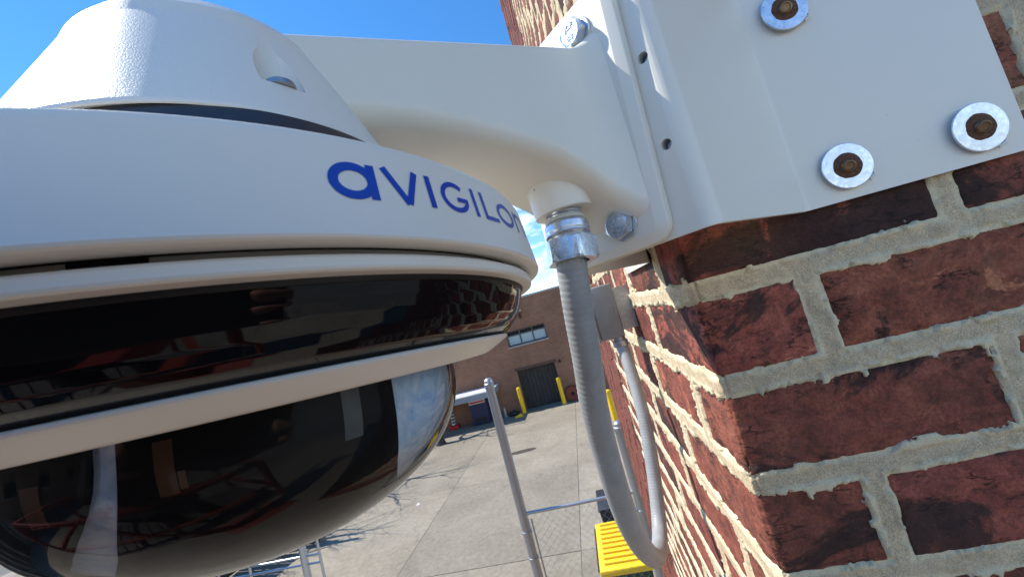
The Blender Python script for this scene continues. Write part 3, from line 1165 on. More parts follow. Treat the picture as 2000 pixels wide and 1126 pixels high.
# inside: ceiling plate, bowl painted with the sky reflection, swivelling camera modules
lathe('module_tray', sc([(0.0, -0.004), (0.19, -0.006), (0.19, -0.016), (0.0, -0.016)]), M['module'], camera_obj, seg=96)
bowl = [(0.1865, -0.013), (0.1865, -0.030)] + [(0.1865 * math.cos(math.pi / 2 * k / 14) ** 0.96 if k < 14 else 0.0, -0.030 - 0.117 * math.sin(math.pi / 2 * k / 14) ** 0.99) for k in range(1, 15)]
lathe('sky_reflection_bowl', sc([(r_, h_) for r_, h_ in bowl]), M['sky_bowl'], camera_obj, seg=120, smooth=180)


def module(e0, e1, detail):
    # a black shell segment standing proud of the bowl; e0, e1: its edge angles at radii 0.05, 0.13, 0.16, 0.19
    n_, mrow = 36, 18
    V, Fc = [], []
    for layer, off in ((0, 0.0), (1, 0.0045)):
        for r_ in range(mrow):
            t = r_ / (mrow - 1) * 0.90
            if t < 0.16:
                rr, hh = 0.1865, -0.013 - 0.017 * t / 0.16
            else:
                a = (t - 0.16) / 0.84 * math.pi / 2
                rr, hh = 0.1865 * math.cos(a) ** 0.96, -0.030 - 0.117 * math.sin(a) ** 0.99
            rr += off * (1 - 0.3 * t)
            hh -= off * t * 0.4 if t > 0.16 else 0
            for k in range(n_ + 1):
                w = k / n_
                q0, q1 = (float(np.interp(rr - off, [0.05, 0.13, 0.16, 0.19], e_)) for e_ in (e0, e1))
                ang = math.radians(q0 + (q1 - q0) * w)
                if layer == 0:
                    ang = ang
                V.append((rr * S * math.cos(ang), rr * S * math.sin(ang), hh * S))
    N = mrow * (n_ + 1)
    for r_ in range(mrow - 1):
        for k in range(n_):
            a = N + r_ * (n_ + 1) + k
            Fc.append((a, a + n_ + 1, a + n_ + 2, a + 1))
    for k in range(n_):
        Fc.append((N + (mrow - 1) * (n_ + 1) + k, (mrow - 1) * (n_ + 1) + k, (mrow - 1) * (n_ + 1) + k + 1, N + (mrow - 1) * (n_ + 1) + k + 1))
    for r_ in range(mrow - 1):
        for k in (0, n_):
            a = r_ * (n_ + 1) + k
            q = (a, a + n_ + 1, N + a + n_ + 1, N + a)
            Fc.append(q if k == 0 else q[::-1])
    h = mesh_obj('camera_module', V, Fc, M['module'], camera_obj, 40)
    for nm, (c0, c1, h0, h1, off, mt) in detail.items():
        nm = nm.rstrip('0123456789')
        lathe(nm, sc([(0.1865 * math.sqrt(max(0.02, 1 - min(0.98, max(0.0, -0.030 - q) / 0.108) ** 2)) ** 0.95 + 0.0046 + off, q) for q in np.linspace(h0, h1, 7)]), mt, h, seg=12, a0=c0, a1=c1, smooth=60)
    return h


grey_p = plain('grey sensor plate', (0.10, 0.10, 0.098), 0.6, 0, 0.3, 150)
module((-85, -54.7, -36.5, -26.5), (58, 37, 27, 22), {'sensor_plate': (9.5, 13.6, -0.015, -0.052, 0.0004, grey_p), 'flex_cable': (-22.0, -19.0, -0.020, -0.066, 0.0004, M['copper']), 'flex_cable1': (-18.8, -17.6, -0.040, -0.080, 0.0002, M['copper'])})
module((-140, -130, -120, -112), (-125, -86, -52, -30), {'flex_cable': (-45, -41, -0.03, -0.055, 0.0004, M['copper'])})
module((78, 70, 64, 62), (105, 112, 116, 118), {})
module((160, 155, 152, 150), (205, 210, 213, 215), {})

# printed lettering wrapped on the shroud: angle (deg from the viewer-facing side) along, height up
LR = 0.3046
logo_quads = []


def stroke(pts, w, closed=False):
    """thick polyline in (s, t): s in arc units, t in letter height"""
    out = []
    n = len(pts)
    for i in range(n):
        if closed:
            a, b_ = pts[i - 1], pts[(i + 1) % n]
        else:
            a, b_ = pts[max(i - 1, 0)], pts[min(i + 1, n - 1)]
        t = Vector((b_[0] - a[0], b_[1] - a[1])).normalized()
        nrm = Vector((-t.y, t.x)) * (w / 2)
        p = Vector(pts[i])
        out.append((p + nrm, p - nrm))
    return out, closed


def arc(cx, cy, rx, ry, a0, a1, n=36):
    return [(cx + rx * math.cos(math.radians(a0 + (a1 - a0) * k / n)), cy + ry * math.sin(math.radians(a0 + (a1 - a0) * k / n))) for k in range(n + 1)]


def seg_pts(a, b_, n=6):
    return [(a[0] + (b_[0] - a[0]) * k / n, a[1] + (b_[1] - a[1]) * k / n) for k in range(n + 1)]


DEG = 0.3035 * math.pi / 180           # arc length per degree, in units
Hh = 0.0225                            # letter height in units


def letter(name, strokes):
    V, Fc = [], []
    lift = 0.0
    for st, closed in strokes:
        lift += 0.00012
        b0 = len(V)
        for L, Rr in st:
            for p in (L, Rr):
                angd = p[0] / DEG
                h = 0.0832 + 0.00010 * (angd - 5) + p[1]
                a = math.radians(angd * 0.978)
                rr = 0.3030 + (0.119 - h) * 0.1444 + 0.0003 + lift
                V.append((rr * S * math.cos(a), rr * S * math.sin(a), h * S))
        n = len(st)
        for k in range(n if closed else n - 1):
            k2 = (k + 1) % n
            Fc.append((b0 + 2 * k, b0 + 2 * k + 1, b0 + 2 * k2 + 1, b0 + 2 * k2))
    o = mesh_obj(name, V, Fc, M['logo'], shroud)
    return o


def x(deg):
    return deg * DEG


tw, tn = 0.0042, 0.0033
aw = 0.0051
letter('letter_a', [stroke(arc(x(6.25), Hh * 0.5, x(1.92), Hh * 0.5 - aw / 2, 0, 360, 60)[:-1], aw, True), stroke(seg_pts((x(8.25), 0.0004), (x(8.25), Hh * 0.985)), 0.0049)])
letter('letter_v', [stroke(seg_pts((x(9.75), Hh), (x(12.15), 0.0)), tw), stroke(seg_pts((x(12.15), 0.0), (x(13.75), Hh)), tw)])
letter('letter_i', [stroke(seg_pts((x(15.55), 0.0), (x(15.55), Hh)), tw)])
letter('letter_g', [stroke(arc(x(19.75), Hh * 0.5, x(2.15), Hh * 0.5 - tn / 2, 48, 345, 50), tn * 1.1), stroke(seg_pts((x(20.0), Hh * 0.44), (x(22.1), Hh * 0.44)), tn)])
letter('letter_i', [stroke(seg_pts((x(23.7), 0.0), (x(23.7), Hh)), tn * 1.15)])
letter('letter_l', [stroke(seg_pts((x(25.95), 0.0), (x(25.95), Hh)), tn * 1.15), stroke(seg_pts((x(25.7), tn / 2), (x(29.4), tn / 2), 10), tn)])
letter('letter_o', [stroke(arc(x(33.0), Hh * 0.46, x(2.75), Hh * 0.46 - tn / 2, 0, 360, 60)[:-1], tn * 1.1, True)])
letter('letter_n', [stroke(seg_pts((x(37.6), 0.0), (x(37.6), Hh * 0.92)), tn), stroke(arc(x(40.0), Hh * 0.55, x(2.3), Hh * 0.37 - tn / 2, 180, 0, 24) + seg_pts((x(42.3), Hh * 0.5), (x(42.3), 0.0), 6), tn)])

# ------------------------------------------------------------------ conduit fitting, flexible conduit, junction box
fit_o = DU(0, PORT_D, 0.0)
fit_dir = (Vector((0, 0, 1)) - Dv * 0.12).normalized()
fq = Vector((0, 0, 1)).rotation_difference(fit_dir).to_matrix().to_4x4()
fit_mat = Matrix.Translation(DU(0, PORT_D, 0.176)) @ fq
fitting = empty('conduit_fitting', mat=fit_mat)
tag(fitting, 'zinc hex compression fitting screwed into boss under the arm', 'pipe fitting')
lathe('thread', sc([(0.0, 0.01), (0.036, 0.006), (0.0345, 0.002), (0.036, -0.001), (0.0345, -0.004), (0.036, -0.007), (0.0345, -0.011)]), M['zinc'], fitting, seg=48)
lathe('sealing_ring', sc([(0.034, -0.0105), (0.0395, -0.0110), (0.0405, -0.014), (0.0395, -0.0175), (0.034, -0.018)]), plain('cream nylon seal', (0.55, 0.52, 0.42), 0.5), fitting, seg=48)
lathe('body', sc([(0.034, -0.0178), (0.0405, -0.0185), (0.0435, -0.024), (0.0440, -0.036), (0.0425, -0.042), (0.0445, -0.045), (0.0420, -0.049), (0.0400, -0.056)]), M['zinc'], fitting, seg=64, smooth=50)
V, Fc = [], []
n = 60
rows_ = [(-0.0545, 0.90), (-0.0575, 1.0), (-0.0945, 1.0), (-0.0985, 0.93), (-0.0985, 0.62)]
for h, kf in rows_:
    for k in range(n):
        t = 2 * math.pi * k / n
        tt = (t + math.pi / 6) % (math.pi / 3) - math.pi / 6
        r = 0.0460 / math.cos(tt)
        if kf < 1:
            r = min(r, 0.0530 * kf) if kf > 0.7 else 0.032
        r = min(r, 0.0530)
        V.append((r * S * math.cos(t + 0.25), r * S * math.sin(t + 0.25), h * S))
for i_ in range(len(rows_) - 1):
    for k in range(n):
        k2 = (k + 1) % n
        Fc.append(((i_ + 1) * n + k, (i_ + 1) * n + k2, i_ * n + k2, i_ * n + k))
mesh_obj('hex_nut', V, Fc, zinc_mat('worn zinc nut', (0.72, 0.78, 0.86), 0.26, 0.16), fitting, 25)


def at(px, py, yd):
    """point seen at photo pixel (px,py), yd metres beyond the lens along +y"""
    r = fwd + c_right * ((px - 1000) / F_PX) - c_up * ((py - 563) / F_PX)
    return EYE_POS + r * (yd / r.y)


def catmull(P, step):
    out = []
    P = [P[0] * 2 - P[1]] + P + [P[-1] * 2 - P[-2]]
    for i in range(1, len(P) - 2):
        p0, p1, p2, p3 = P[i - 1:i + 3]
        n_ = max(2, int((p2 - p1).length / step))
        for k in range(n_):
            t = k / n_
            out.append(0.5 * ((2 * p1) + (p2 - p0) * t + (2 * p0 - 5 * p1 + 4 * p2 - p3) * t * t + (3 * p1 - p0 - 3 * p2 + p3) * t ** 3))
    out.append(P[-2])
    return out


cpx = [(1117, 520, 0.727), (1131, 615, 0.75), (1146, 699, 0.78), (1160, 790, 0.82), (1179, 870, 0.87), (1201, 945, 0.92), (1226, 1015, 1.0), (1253, 1065, 1.12), (1276, 1087, 1.32),
       (1287, 1076, 1.52), (1288, 1030, 1.66), (1280, 950, 1.74), (1266, 857, 1.80), (1249, 780, 1.86), (1224, 699, 1.95), (1213, 672, 1.99)]
cp = [at(a, b_, c * S) for a, b_, c in cpx]
cp = [fit_mat @ Vector((0, 0, -0.092 * S)), ] + cp
cpath = catmull(cp, 0.0008)
rad = []
L = 0.0
for i, p in enumerate(cpath):
    if i:
        L += (p - cpath[i - 1]).length
    f = (L / 0.0042) % 1.0
    rad.append(0.0300 * S + 0.00007 * math.sin(2 * math.pi * f) - (0.00013 if f > 0.86 else 0))
conduit = tube('flexible_conduit', cpath, rad, plain('grey vinyl conduit', (0.30, 0.305, 0.300), 0.45, 0, 0.1, 60, 0.25, 500, 0.0003), None, 28, 180)
tag(conduit, 'grey flexible conduit looping from the arm down to the box', 'conduit')

jb_y = 0.955 * S
jm = plain('grey cast box', (0.225, 0.228, 0.232), 0.5, 0.2, 0.08, 40, 0.2, 700)
c0 = at(1175, 665, 1.955 * S)
c1 = at(1194, 551, 1.955 * S)
c2 = at(1220, 654, 1.955 * S)
jx0, jx1 = c0.x, (c1.x + c2.x) / 2
jz0, jz1 = (c0.z + c2.z) / 2 - 0.002, c1.z
jbox = empty('junction_box', (jx1, jb_y, jz0))
tag(jbox, 'small grey metal junction box on the sunlit brick wall', 'junction box')
jo = Vector((jx1, jb_y, jz0))
bm = bmesh.new()
box_bm(bm, jx0 - jo.x, jx1 - jo.x, 0, 0.072, 0, jz1 - jz0, 0.003, 3)
bm_obj('body', bm, jm, jbox, 40)
bm = bmesh.new()
box_bm(bm, jx0 - 0.004 - jo.x, jx0 - jo.x - 0.0002, -0.002, 0.074, -0.002, jz1 - jz0 + 0.002, 0.0015, 2)
bm_obj('cover_plate', bm, jm, jbox, 40)
bm = bmesh.new()
box_bm(bm, jx1 - jo.x - 0.001, 0.004 - jo.x, 0.012, 0.060, 0.01, jz1 - jz0 - 0.01)
bm_obj('standoff', bm, M['galv'], jbox)
# two stamped strokes on the face
for dx in (0.0, 0.006):
    V, Fc = tube_data([((jx0 + jx1) / 2 - jo.x + 0.006 + dx, -0.0003, (jz1 - jz0) * 0.42), ((jx0 + jx1) / 2 - jo.x + 0.009 + dx, -0.0003, (jz1 - jz0) * 0.58)], 0.0006, 6)
    mesh_obj('embossed_mark', V, Fc, jm, jbox)
e_ = cpath[-1]
for nm, prof in (('connector', [(0.034, -0.010), (0.039, -0.006), (0.039, 0.020), (0.035, 0.024), (0.03, 0.026), (0.03, 0.05)]),):
    o = lathe(nm, sc(prof), M['galv'], jbox, seg=32)
    o.location = e_ - jo

# ------------------------------------------------------------------ yard: ground and concrete slabs
gm = plain('joint dirt', (0.15, 0.135, 0.11), 0.95, 0, 0.3, 3)
ground = mesh_obj('ground', [(-600, -600, -0.02), (600, -600, -0.02), (600, 600, -0.02), (-600, 600, -0.02)], [(0, 1, 2, 3)], plain('distant ground', (0.12, 0.115, 0.10), 0.95, 0, 0.2, 0.2))
ground['kind'] = 'structure'


def concrete():
    m, nt, b = new_mat('worn concrete')
    tc = nd(nt, 'ShaderNodeTexCoord')
    ge = nd(nt, 'ShaderNodeNewGeometry')
    co = ge.outputs['Position']
    oi = nd(nt, 'ShaderNodeObjectInfo')
    a = tex(nt, 0.7, 6, 0.65, co, 0.5)
    c = ramp(nt, a, [(0.28, (0.208, 0.178, 0.132)), (0.5, (0.262, 0.226, 0.170)), (0.72, (0.306, 0.268, 0.206))])
    c = mixc(nt, 1.0, c, ramp(nt, tex(nt, 9, 6, 0.7, co), [(0.3, (0.78,) * 3), (0.7, (1.15,) * 3)]), 'MULTIPLY')
    c = mixc(nt, 1.0, c, ramp(nt, tex(nt, 90, 4, 0.7, co), [(0.3, (0.8,) * 3), (0.7, (1.15,) * 3)]), 'MULTIPLY')
    # oil stains
    c = mixc(nt, ramp(nt, tex(nt, 0.55, 5, 0.7, co, 1.0), [(0.62, (0, 0, 0)), (0.74, (0.6,) * 3)]), c, (0.10, 0.092, 0.08))
    # hairline cracks
    v = nd(nt, 'ShaderNodeTexVoronoi', feature='DISTANCE_TO_EDGE')
    v.inputs['Scale'].default_value = 0.33
    wv = nd(nt, 'ShaderNodeVectorMath', operation='ADD')
    nn_ = nd(nt, 'ShaderNodeTexNoise')
    nn_.inputs['Scale'].default_value = 1.6
    nn_.inputs['Detail'].default_value = 6
    nt.links.new(co, nn_.inputs['Vector'])
    nt.links.new(co, wv.inputs[0])
    nt.links.new(nn_.outputs['Color'], wv.inputs[1])
    nt.links.new(wv.outputs[0], v.inputs['Vector'])
    c = mixc(nt, ramp(nt, v.outputs['Distance'], [(0.002, (0.4,) * 3), (0.006, (0, 0, 0))]), c, (0.12, 0.105, 0.09))
    hs = nd(nt, 'ShaderNodeHueSaturation')
    vr = nd(nt, 'ShaderNodeMapRange')
    vr.inputs[3].default_value = 0.9
    vr.inputs[4].default_value = 1.08
    nt.links.new(oi.outputs['Random'], vr.inputs[0])
    nt.links.new(vr.outputs[0], hs.inputs['Value'])
    nt.links.new(c, hs.inputs['Color'])
    nt.links.new(hs.outputs[0], b.inputs['Base Color'])
    b.inputs['Roughness'].default_value = 0.9
    bump(nt, b, tex(nt, 60, 5, 0.7, co), 0.4, 0.004)
    return m


M['concrete'] = concrete()
mesh_obj('yard_base', [(-24, -12, -0.012), (8, -12, -0.012), (8, 28, -0.012), (-24, 28, -0.012)], [(0, 1, 2, 3)], gm)['kind'] = 'structure'
bm = bmesh.new()
box_bm(bm, -1.996, 1.996, -1.996, 1.996, -0.15, 0.0, 0.004, 1)
slab_me = bpy.data.meshes.new('concrete_slab')
bm.to_mesh(slab_me)
bm.free()
slab_me.materials.append(M['concrete'])
base_o = bpy.data.objects['yard_base']
for ix in range(-6, 2):
    for iy in range(-2, 5):
        o = bpy.data.objects.new('concrete_slab', slab_me)
        o.location = (-1.2 + ix * 4 + 2, 3.4 + iy * 4 + 2 - 0.3, (random.random() - 0.5) * 0.006)
        link(o, base_o)

# ------------------------------------------------------------------ far brick building
YB = 18.6


def far_brick():
    m, nt, b = new_mat('far brown brick')
    tc = nd(nt, 'ShaderNodeTexCoord')
    mp = nd(nt, 'ShaderNodeMapping')
    mp.inputs['Rotation'].default_value = (math.radians(90), 0, 0)
    nt.links.new(tc.outputs['Object'], mp.inputs[0])
    br = nd(nt, 'ShaderNodeTexBrick')
    br.inputs['Scale'].default_value = 1.0
    br.inputs['Brick Width'].default_value = 0.22
    br.inputs['Row Height'].default_value = 0.08
    br.inputs['Mortar Size'].default_value = 0.008
    br.inputs['Color1'].default_value = (0.295, 0.135, 0.076, 1)
    br.inputs['Color2'].default_value = (0.236, 0.107, 0.060, 1)
    br.inputs['Mortar'].default_value = (0.26, 0.17, 0.115, 1)
    nt.links.new(mp.outputs[0], br.inputs['Vector'])
    n = tex(nt, 0.8, 5, 0.6, tc.outputs['Object'])
    c = mixc(nt, 1.0, br.outputs[0], ramp(nt, n, [(0.3, (0.8,) * 3), (0.7, (1.2,) * 3)]), 'MULTIPLY')
    nt.links.new(c, b.inputs['Base Color'])
    b.inputs['Roughness'].default_value = 0.9
    bump(nt, b, br.outputs['Fac'], 0.4, 0.004)
    return m


M['far_brick'] = far_brick()
fb = empty('brick_warehouse', (0, YB, 0))
tag(fb, 'brown brick warehouse across the yard with small window and dark doorway', 'building')
DX0, DX1, DZ = -3.72, -1.72, 2.05
WX0, WX1, WZ0, WZ1 = -3.78, -1.70, 3.30, 4.09
bm = bmesh.new()
# wall split round the openings
X0, X1, TOP = -26.0, 9.0, 5.62
for (xa, xb, za, zb) in ((X0, DX0, 0, DZ), (DX1, X1, 0, DZ), (X0, X1, DZ, WZ0), (X0, WX0, WZ0, WZ1), (WX1, X1, WZ0, WZ1), (X0, X1, WZ1, TOP)):
    box_bm(bm, xa, xb, 0, 0.35, za, zb)
bm_obj('wall', bm, M['far_brick'], fb)
box_obj('inner_wall', X0, X1, 0.5, 9.0, 0, TOP - 0.1, M['far_brick'], fb)
box_obj('roof_coping', X0, X1, -0.05, 0.45, TOP, TOP + 0.09, plain('grey coping metal', (0.34, 0.35, 0.37), 0.4, 0.4), fb)
dm_ = plain('weathered dark door board', (0.035, 0.030, 0.027), 0.75, 0, 0.55, 4)
nbd = 10
for k in range(nbd):
    wbd = (DX1 - DX0) / nbd
    o = box_obj('door_board', DX0 + k * wbd + 0.006, DX0 + (k + 1) * wbd - 0.006, 0.24 + 0.012 * random.random(), 0.30, 0.02, DZ, dm_, fb)
box_obj('door_lintel', DX0 - 0.1, DX1 + 0.1, -0.012, 0.1, DZ - 0.02, DZ + 0.12, plain('lintel', (0.10, 0.055, 0.04), 0.8), fb)
wf = plain('dark window frame', (0.075, 0.08, 0.08), 0.5)
win = empty('window', ((WX0 + WX1) / 2, 0.12, (WZ0 + WZ1) / 2), parent=fb)
wmx = (WX0 + WX1) / 2
wmz = (WZ0 + WZ1) / 2
ww, wh = (WX1 - WX0) / 2, (WZ1 - WZ0) / 2
glm, nt, b = new_mat('window glass')
b.inputs['Base Color'].default_value = (0.42, 0.50, 0.50, 1)
b.inputs['Roughness'].default_value = 0.12
for k in range(3):
    xa = -ww + 0.06 + k * (2 * ww - 0.06) / 3
    xb = xa + (2 * ww - 0.06) / 3 - 0.06
    box_obj('pane', xa, xb, 0.02, 0.03, -wh + 0.07, wh - 0.27, glm, win)
    box_obj('upper_pane', xa, xb, 0.02, 0.03, wh - 0.22, wh - 0.06, M['smoked'], win)
for k in range(4):
    xc = -ww + 0.03 + k * (2 * ww - 0.06) / 3
    box_obj('mullion', xc - 0.03, xc + 0.03, -0.02, 0.06, -wh, wh, wf, win)
for zc in (-wh + 0.03, wh - 0.25, wh - 0.03):
    box_obj('transom', -ww, ww, -0.015, 0.055, zc - 0.03, zc + 0.03, wf, win)
box_obj('sill', -ww - 0.06, ww + 0.06, -0.20, 0.1, -wh - 0.07, -wh - 0.002, plain('concrete sill', (0.36, 0.35, 0.32), 0.8), win)
# wall lamp and small camera on the far facade
wl = empty('wall_lamp', (-2.80, YB - 0.12, 4.95))
tag(wl, 'small wall lamp above the warehouse window', 'lamp')
bm = bmesh.new()
box_bm(bm, -0.12, 0.12, -0.14, 0.12, 0.0, 0.26, 0.03)
bm_obj('housing', bm, plain('lamp grey', (0.5, 0.5, 0.48), 0.5), wl)
box_obj('bracket', -0.04, 0.04, -0.04, 0.12, -0.34, -0.001, M['black'], wl)
scm = empty('small_wall_camera', (-1.44, YB - 0.1, 2.0))
tag(scm, 'tiny dark camera above right bollard on warehouse', 'camera')
o = lathe('bullet_body', [(0.0, -0.14), (0.05, -0.13), (0.055, 0.1), (0.0, 0.12)], M['black'], scm, seg=16)
o.rotation_euler = (math.radians(80), 0, 0)
box_obj('bracket', -0.03, 0.03, 0.02, 0.1, -0.02, 0.1, M['black'], scm)


def bollard(x_, y_, hgt, label):
    b0 = empty('bollard', (x_, y_, 0))
    tag(b0, label, 'bollard', 'yellow bollards')
    ym = plain('yellow bollard paint', (0.80, 0.50, 0.012), 0.45, 0, 0.1, 8)
    lathe('post', [(0.105, 0.0), (0.105, hgt - 0.07), (0.09, hgt - 0.025), (0.05, hgt - 0.004), (0.0, hgt)], ym, b0, seg=28)
    lathe('footing', [(0.17, 0.0), (0.16, 0.04), (0.106, 0.045)], M['concrete'], b0, seg=28)


bollard(-3.77, 18.1, 1.33, 'yellow bollard on the left of the dark doorway')
bollard(-1.73, 18.15, 1.33, 'yellow bollard on the right of the dark doorway')
bollard(0.31, 14.0, 1.2, 'yellow bollard half hidden between conduit and brick wall')

# canopy slab, blue machine, striped post, hose reel, bits along the far wall
cpy = empty('loading_canopy', (-6.2, 17.6, 0))
tag(cpy, 'grey steel canopy slab over the blue machine', 'canopy')
cg = plain('canopy grey', (0.26, 0.28, 0.31), 0.5)
box_obj('slab', -3.2, 1.35, -0.5, 0.94, 1.36, 1.62, cg, cpy)
box_obj('lit_edge', -3.22, 1.37, -0.53, 0.95, 1.62, 1.67, plain('painted lit edge', (0.7, 0.7, 0.7), 0.4), cpy)  # white strip paints in the sunlit look of the slab's top edge
for xx_ in (-3.0,):
    lathe('post', [(0.05, 0), (0.05, 1.36)], M['galv'], cpy, seg=14).location = (xx_, -0.3, 0)
mc = empty('vending_machine', (-5.95, 17.95, 0))
tag(mc, 'dark blue machine with red and white header against warehouse', 'vending machine')
bm = bmesh.new()
box_bm(bm, -0.45, 0.45, -0.1, 0.55, 0.03, 1.30, 0.03)
bm_obj('cabinet', bm, plain('dark blue panel', (0.010, 0.018, 0.07), 0.35), mc)
box_obj('header_panel', -0.42, 0.42, -0.115, -0.099, 1.06, 1.24, plain('white header', (0.6, 0.6, 0.62), 0.4), mc)
box_obj('red_band', -0.38, 0.38, -0.125, -0.117, 1.10, 1.18, plain('red band', (0.5, 0.03, 0.03), 0.4), mc)
box_obj('dispense_flap', -0.30, 0.30, -0.12, -0.099, 0.16, 0.36, M['black'], mc)
sp = empty('striped_post', (-7.55, 18.3, 0))
tag(sp, 'grey striped post on a red base beside the blue machine', 'post')
for k in range(7):
    lathe('band', [(0.10, 0.2 + k * 0.16), (0.12, 0.22 + k * 0.16), (0.12, 0.28 + k * 0.16), (0.10, 0.30 + k * 0.16)], plain('band', (0.5, 0.5, 0.48), 0.5), sp, seg=16)
lathe('core', [(0.07, 0.15), (0.07, 1.35), (0.0, 1.36)], M['black'], sp, seg=16)
bm = bmesh.new()
box_bm(bm, -0.25, 0.25, -0.2, 0.2, 0.0, 0.18, 0.04)
bm_obj('red_base', bm, plain('red plastic', (0.5, 0.02, 0.02), 0.4), sp)
hr = empty('hose_reel', (-1.22, 18.45, 0.36))
tag(hr, 'round red hose reel low on warehouse by right bollard', 'hose reel')
o = lathe('drum', [(0.10, -0.10), (0.36, -0.10), (0.38, -0.06), (0.20, -0.05), (0.20, 0.05), (0.38, 0.06), (0.36, 0.10), (0.1, 0.10), (0.1, -0.1)], plain('reel red', (0.16, 0.03, 0.018), 0.5), hr, seg=32)
o.rotation_euler = (math.radians(90), 0, 0)
o = lathe('hose', [(0.22, -0.045), (0.30, -0.04), (0.33, 0.0), (0.30, 0.04), (0.22, 0.045)], M['black'], hr, seg=32)
o.rotation_euler = (math.radians(90), 0, 0)
gb = empty('short_pipe_stub', (-4.75, 18.2, 0))
tag(gb, 'short grey pipe stub left of the left bollard', 'pipe')
lathe('pipe', [(0.075, 0), (0.075, 0.46), (0.06, 0.48), (0.0, 0.48)], M['galv'], gb, seg=18)
lathe('base_flange', [(0.13, 0.0), (0.13, 0.025), (0.076, 0.03)], M['galv'], gb, seg=18)
tb = empty('trash_bag', (-4.3, 18.2, 0))
tag(tb, 'small black bag slumped between pipe stub and left bollard', 'bag')
bm = bmesh.new()
bmesh.ops.create_icosphere(bm, subdivisions=3, radius=0.16)
for v in bm.verts:
    f = 1 + 0.25 * float(fbm(np.array([v.co[:]]) * 1.0, 9, 2)[0])
    v.co = Vector((v.co.x * 1.7 * f, v.co.y * f, max(-0.10, v.co.z * 0.75 * f)))
bm_obj('sack', bm, plain('black plastic bag', (0.015, 0.015, 0.017), 0.3), tb, 60, (0, 0, 0.10))
bm = bmesh.new()
bmesh.ops.create_cone(bm, cap_ends=True, segments=10, radius1=0.05, radius2=0.02, depth=0.08)
bm_obj('knot', bm, M['black'], tb, 60, (0.02, 0, 0.24))
# yellow wheel chock by the left bollard
wc = empty('wheel_chock', (-4.02, 17.75, 0))
tag(wc, 'low yellow wheel chock at the foot of left bollard', 'wheel chock')
V = [(-0.22, -0.1, 0), (0.22, -0.1, 0), (0.22, 0.1, 0), (-0.22, 0.1, 0), (-0.16, -0.09, 0.05), (0.14, -0.09, 0.15), (0.14, 0.09, 0.15), (-0.16, 0.09, 0.05)]
mesh_obj('wedge', V, [(3, 2, 1, 0), (0, 1, 5, 4), (1, 2, 6, 5), (2, 3, 7, 6), (3, 0, 4, 7), (4, 5, 6, 7)], plain('chock yellow', (0.75, 0.5, 0.02), 0.6), wc)
tube('handle', [(0.16, -0.06, 0.14), (0.20, -0.03, 0.2), (0.20, 0.03, 0.2), (0.16, 0.06, 0.14)], 0.012, M['black'], wc, 8)

# patch of tar on the concrete, scrap of paper
V = []
n = 26
V.append((0, 0, 0.016))
for k in range(n):
    t = 2 * math.pi * k / n
    r = 1 + 0.22 * math.sin(2 * t + 1) + 0.15 * random.random()
    V.append((0.40 * r * math.cos(t), 0.17 * r * math.sin(t), 0.005))
pt = mesh_obj('tar_patch', V, [(0, 1 + k, 1 + (k + 1) % n) for k in range(n)], plain('tar', (0.055, 0.042, 0.035), 0.8, 0, 0.3, 9), None, None, (-3.2, 13.0, 0.002))
tag(pt, 'small dark oblong tar patch on the concrete yard', 'patch')
pp = mesh_obj('paper_scrap', [(-0.05, -0.03, 0.006), (0.05, -0.035, 0.012), (0.055, 0.03, 0.008), (0, 0.04, 0.03), (-0.05, 0.035, 0.01)], [(0, 1, 2, 3, 4)], plain('white paper', (0.8, 0.8, 0.8), 0.8), None, None, (-6.13, 10.45, 0.002))
tag(pp, 'tiny white scrap of paper lying on the yard', 'litter')

# ------------------------------------------------------------------ chain link fence across the passage
YF = 3.4
fence = empty('chain_link_fence', (-1.13, YF, 0))
tag(fence, 'galvanised chain link fence with two tall posts beside the brick wall', 'fence')


def fpost(x_, y_, top, r):
    p = lathe('post', [(r, 0.0), (r, top - 0.10), (r * 1.12, top - 0.098), (r * 1.12, top - 0.055), (r * 1.0, top - 0.05), (r * 0.9, top - 0.02), (r * 0.5, top - 0.004), (0, top)], M['galv'], fence, seg=28)
    p.location = (x_, y_, 0)
    for zb in (2.55, 2.30, 2.05):
        q = lathe('tension_band', [(r, zb - 0.012), (r + 0.006, zb - 0.011), (r + 0.006, zb + 0.011), (r, zb + 0.012)], M['galv'], fence, seg=24)
        q.location = (x_, y_, 0)
    return p


